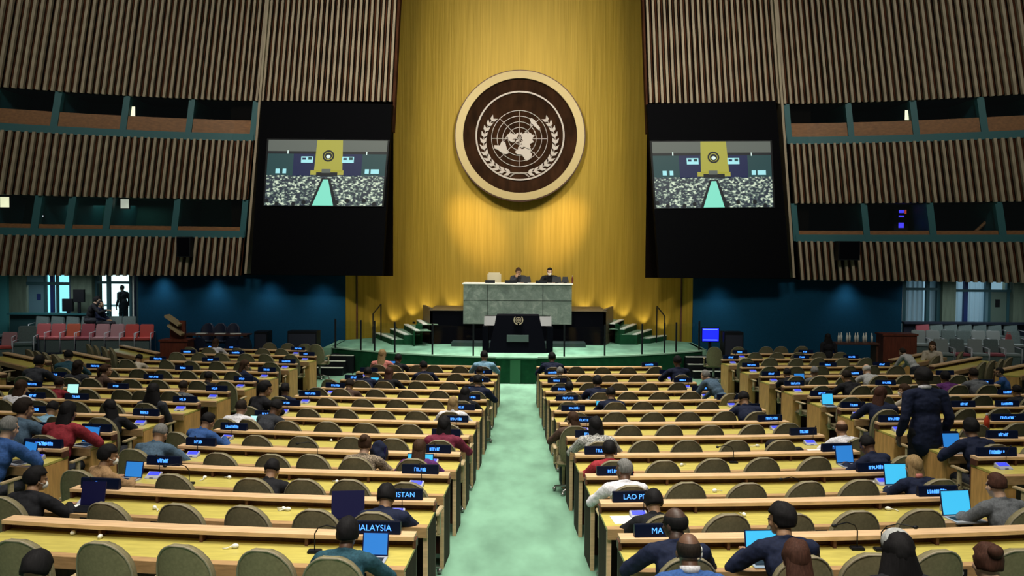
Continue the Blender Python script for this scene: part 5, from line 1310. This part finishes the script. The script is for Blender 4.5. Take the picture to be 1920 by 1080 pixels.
for i, px in enumerate((1340, 1384, 1436, 1462, 1500)):
    D = 23.4+.1*i; x = (px-973)/F*D; tag(link('swivel_chair', CH_LOW, None, (x, D, .03), rnd.uniform(-.3, .3)), 'taupe chair, %s beyond the last side desk near the blue monitor' % ORD[i+1], 'chair', 'taupe delegate chairs')
for i, px in enumerate((505, 540, 572, 598)):
    D = 23.6-.1*i; x = (px-973)/F*D; tag(link('swivel_chair', CH_LOW, None, (x, D, .03), rnd.uniform(-.2, .2)), 'taupe chair, %s beyond the last side desk near the stage steps' % ORD[i+1], 'chair', 'taupe delegate chairs')
# table with white bottles
t = thing('refreshment_table', 'dark table crowded with white bottles by the blue wall', 'table', ((1602-973)/F*24.2, 24.2, .03))
bx('tabletop', -.62, .62, -.25, .25, .98, 1.02, M_dkwood, t)
for x in (-.6, .54): bx('leg', x, x+.06, -.2, .2, 0, .98, M_dkwood, t)
mb = MB(); mb.tube([(0, 0, 0), (0, 0, .17), (0, 0, .22), (0, 0, .27)], [.032, .032, .013, .012], 8); BOT = mb.mesh('bottle', M_white, True)
for i in range(9):
    tag(link('bottle', BOT, None, (t.location.x-.45+.115*i, 24.15+.12*(i % 2), 1.05)), 'white bottle, %s along the refreshment table' % ORD[i+1], 'bottle', 'white bottles on the table')
# papers on stepped ledge near the navy cabinet
# presiding desk: cream chair, nameplates, screens
t = thing('cream_chair', 'empty cream leather chair behind the marble desk', 'chair', ((926-973)/F*27.3, 27.45, 1.75), PI)
M_cream = mat('cream_leather', (.62, .55, .38), .5)
mb = MB(); mb.box(-.22, .22, -.24, -.14, .45, 1.12); obj('backrest', mb, M_cream, t, bevel=.04); mb = MB(); mb.box(-.23, .23, -.2, .25, .40, .50); obj('seat', mb, M_cream, t, bevel=.03); mb = MB(); mb.tube([(0, 0, .0), (0, 0, .4)], .05, 10); obj('column', mb, M_metal, t)
for i, (px, w, lab) in enumerate(((921, .30, 'black nameplate before the empty cream chair on the marble desk'), (960, .36, 'black nameplate before the person with hand at face'), (1017, .36, 'black nameplate before the person with white mask'))):
    x = (px-975)/F*26.4; t = thing('desk_nameplate', lab, 'sign', (x, 26.3, 2.575)); mb = MB(); mb.box(-w/2, w/2, -.03, .03, 0, .085); obj('plate', mb, M_black, t)
for i, (px, w, lab) in enumerate(((988, .32, 'dark screen beside the person with hand at face'), (1046, .30, 'dark screen beside the person with white mask'), (1062, .22, 'low dark console at the end of the marble desk'))):
    x = (px-975)/F*26.5; t = thing('desk_monitor', lab, 'monitor', (x, 26.55, 2.575)); mb = MB(); mb.box(-.05, .05, -.04, .04, 0, .03); obj('foot', mb, M_black, t); mb = MB(); mb.hexa([Vector(p) for p in ((-w/2, -.02, .02), (w/2, -.02, .02), (w/2, .02, .02), (-w/2, .02, .02), (-w/2+.03, .05, .20), (w/2-.03, .05, .20), (w/2-.03, .08, .20), (-w/2+.03, .08, .20))]); obj('screen', mb, M_black, t)
t = thing('bottle', 'small bottle at the end of the marble desk', 'bottle', ((1075-975)/F*26.4, 26.35, 2.575)); mb = MB(); mb.tube([(0, 0, 0), (0, 0, .15), (0, 0, .22)], [.03, .03, .012], 8); obj('body', mb, mat('brown_bottle', (.12, .03, .02), .3), t); mb = MB(); mb.tube([(0, 0, .22), (0, 0, .24)], .013, 8); obj('cap', mb, M_white, t)
# lit wall signs in the booths
def booth_light(px, py, off, w, h, lab, e=(1.0, .95, .6), es=1.3):
    X = xw(px, py, off); p = W(px, py, wall_d(X)+off); t = thing('booth_light', lab, 'lamp', p)
    mb = MB(); mb.box(-w/2-.02, w/2+.02, 0, .06, -h/2-.02, h/2+.02); obj('housing', mb, M_black, t); mb = MB(); mb.box(-w/2, w/2, -.01, 0, -h/2, h/2); obj('lit_face', mb, mat('booth_lamp_%d' % int(es*100), (.5, .5, .4), .5, emit=e, es=es), t)
booth_light(248, 209, .3, .17, .29, 'small lit rectangle in the upper booth, window side with bright doors'); booth_light(1702, 216, .3, .17, .29, 'small lit rectangle in the upper booth above the curtains'); booth_light(9, 379, .3, .26, .30, 'lit rectangle in the lower booth at the picture edge', es=1.0); booth_light(234, 382, .3, .25, .28, 'dim lit rectangle in the lower booth', (.8, .8, .65), .55)
booth_light(78, 405, .25, .10, .04, 'thin white lamp bar in the lower booth', (.9, .95, 1), 1.2); booth_light(95, 428, .25, .35, .05, 'white lit desk edge in the lower booth', (.9, .95, 1), 1.0)  # the desk edge is no lamp; its brightness is put in as emission
for py, h in ((384, .10), (392, .08), (410, .16), (424, .1)):
    pass
X = xw(1690, 400, 1.0); p = W(1690, 403, wall_d(X)+1.0); t = thing('server_rack', 'tall rack with glowing blue lights in the lower booth', 'rack', (p.x, p.y, ZB[4]))
bx('body', -.22, .22, 0, .4, 0, 1.1, M_black, t)
for z, h in ((.95, .09), (.80, .05), (.52, .16), (.30, .08)): bx('blue_light', -.08, .08, -.012, 0, z-h/2, z+h/2, mat('rack_blue', (.02, .02, .3), .4, emit=(.08, .06, 1.0), es=1.0), t)
bx('red_light', .1, .15, -.012, 0, .88, 1.0, mat('rack_red', (.3, .02, .02), .4, emit=(.7, .08, .05), es=.6), t)
X = xw(1848, 420, .8); p = W(1848, 420, wall_d(X)+.8); mb = MB(); mb.tube([(-.42, 0, -.35), (.1, 0, .15), (.25, .02, .6)], .05, 8); o = obj('lamp_arm', mb, M_sill); o.location = p; tag(o, 'brown slanted lamp arm standing in the lower booth', 'lamp')
for sgx, px, py, wpx, hpx in ((-1, 346, 463, 26, 38), (1, 1590, 470, 40, 36)):
    D = 26.3; a = W(px-wpx/2, py-hpx/2, D); b_ = W(px+wpx/2, py+hpx/2, D); t = thing('wall_loudspeaker', 'black loudspeaker on the lowest slats, %s' % ('near the navy chairs' if sgx < 0 else 'above the table of white bottles'), 'loudspeaker', (a+b_)/2)
    w, h = abs(b_.x-a.x), abs(a.z-b_.z); bx('body', -w/2, w/2, -.1, .3, -h/2, h/2, M_black, t); bx('grille', -w/2+.03, w/2-.03, -.112, -.1, -h/2+.03, h/2-.03, M_dais, t)
for i, (x, z) in enumerate(((-4.6, 0), (-4.05, 0), (-3.5, 0), (-3.05, 0), (-2.2, 0), (3.0, 0), (3.45, 0), (4.05, 0), (4.6, 0), (2.2, 0))):
    y = gold_d(x)-.35; zz = SZ+.15*max(0, min(4, (4.9-abs(x))/.5)); t = thing('floor_uplight', 'small uplight at the foot of the gold wall, %s %s of the rostrum' % (ORD[i % 5+1], 'window side' if x < 0 else 'monitor side'), 'lamp', (x, y, zz))
    mb = MB(); mb.tube([(0, 0, 0), (0, 0, .06)], .05, 10); obj('housing', mb, M_black, t)
    UPL.append((x, y, zz))
# ------------------------------------------------------------------ light
def area(name, loc, size, power, col=(1, 1, 1), target=None, spread=None, shape='RECTANGLE', sy=None):
    l = bpy.data.lights.new(name, 'AREA'); l.energy = power; l.size = size; l.shape = shape; l.size_y = sy or size; l.color = col
    if spread: l.spread = spread
    o = bpy.data.objects.new(name, l); COL.objects.link(o); o.location = loc
    d = (Vector(target) if target else Vector(loc)-Vector((0, 0, 1)))-Vector(loc)
    o.rotation_euler = d.to_track_quat('-Z', 'Y').to_euler(); return o
def spot(name, loc, target, power, angle, blend=0.6, col=(1, 1, 1), r=0.1):
    l = bpy.data.lights.new(name, 'SPOT'); l.energy = power; l.spot_size = math.radians(angle); l.spot_blend = blend; l.color = col; l.shadow_soft_size = r
    o = bpy.data.objects.new(name, l); COL.objects.link(o); o.location = loc
    o.rotation_euler = (Vector(target)-Vector(loc)).to_track_quat('-Z', 'Y').to_euler(); return o
w = bpy.data.worlds.new('hall_ambience'); sc.world = w; w.use_nodes = True
w.node_tree.nodes['Background'].inputs['Color'].default_value = (0.7, 0.85, 0.82, 1); w.node_tree.nodes['Background'].inputs['Strength'].default_value = 0.06
WARM = (1, 0.96, 0.84)
area('ceiling_light', (0, 8, 15), 5, 520, WARM, (0, 8.5, 0), math.radians(70), sy=8)
area('ceiling_light', (0, 18, 15), 5, 540, WARM, (0, 17.5, 0), math.radians(70), sy=8)
for sg in (-1, 1):
    area('wall_washer', (sg*9.0, 12, 14.5), 4, 185, WARM, (sg*10, 25.5, 7), math.radians(80), sy=1.5)
    area('side_ceiling_light', (sg*8.5, 14, 14), 4, 130, WARM, (sg*8.5, 15, 0), math.radians(70), sy=6)
for sg in (-1, 1): area('gold_wall_washer', (sg*6, 9, 15.0), 3, 215, (1, 0.95, 0.78), (sg*1.0, 30, 6.0), math.radians(50), sy=1)
area('stage_fill_light', (0, 23, 14.5), 5, 260, (1, .97, .88), (0, 23.6, 0), math.radians(42), sy=2)  # unseen lamp added to brighten the stage
area('rear_ceiling_light', (0, -1, 12), 8, 200, WARM, (0, 5.5, 0), math.radians(60), sy=3)
for sg in (-1, 1): area('gallery_fill_light', (sg*14.2, 26.6, 2.6), 4, 26, (.9, 1, 1), (sg*14.2, 27.4, 0), math.radians(150), sy=.5)  # unseen lamps added to lift the dark glazing, columns and gallery chairs
area('booth_ceiling_lamp', (-13.4, 27.2, 4.9), 4, 9, (.6, 1, .85), (-13.4, 27.3, 3), sy=.8)
for px in (300, 400, 500, 600, 1350, 1590): spot('soffit_downlight', ((px-973)/F*26.8, 26.75, 2.7), ((px-973)/F*26.8, 27.15, 0), 45 if px > 900 else 48, 100, 1.0, (.75, .95, 1), .2)
for x in (-1.55, 1.45): spot('gold_wall_spot', (x*2.1, 25.9, 8.0), (x, 30.0, 4.4), 2700, 22, 1.0, (1, 0.72, 0.42), 0.15)
for x, y, z in UPL: spot('uplight', (x, y, z+.08), (x, y+.33, z+.75), 22, 80, 0.8, (1, 0.9, 0.65), 0.03)
area('lobby_light', (15.2, 29.5, 3.8), 2, 40, (.8, .93, 1), (15.2, 29.3, 0), sy=1)
area('lobby_light', (-15, 30, 3.8), 2, 40, (.8, .95, 1), (-15, 30, 0), sy=1)
sc.view_settings.view_transform = 'Standard'; sc.view_settings.look = 'None'; sc.view_settings.gamma = 1; sc.view_settings.use_curve_mapping = False
sc.view_settings.exposure = 0.0
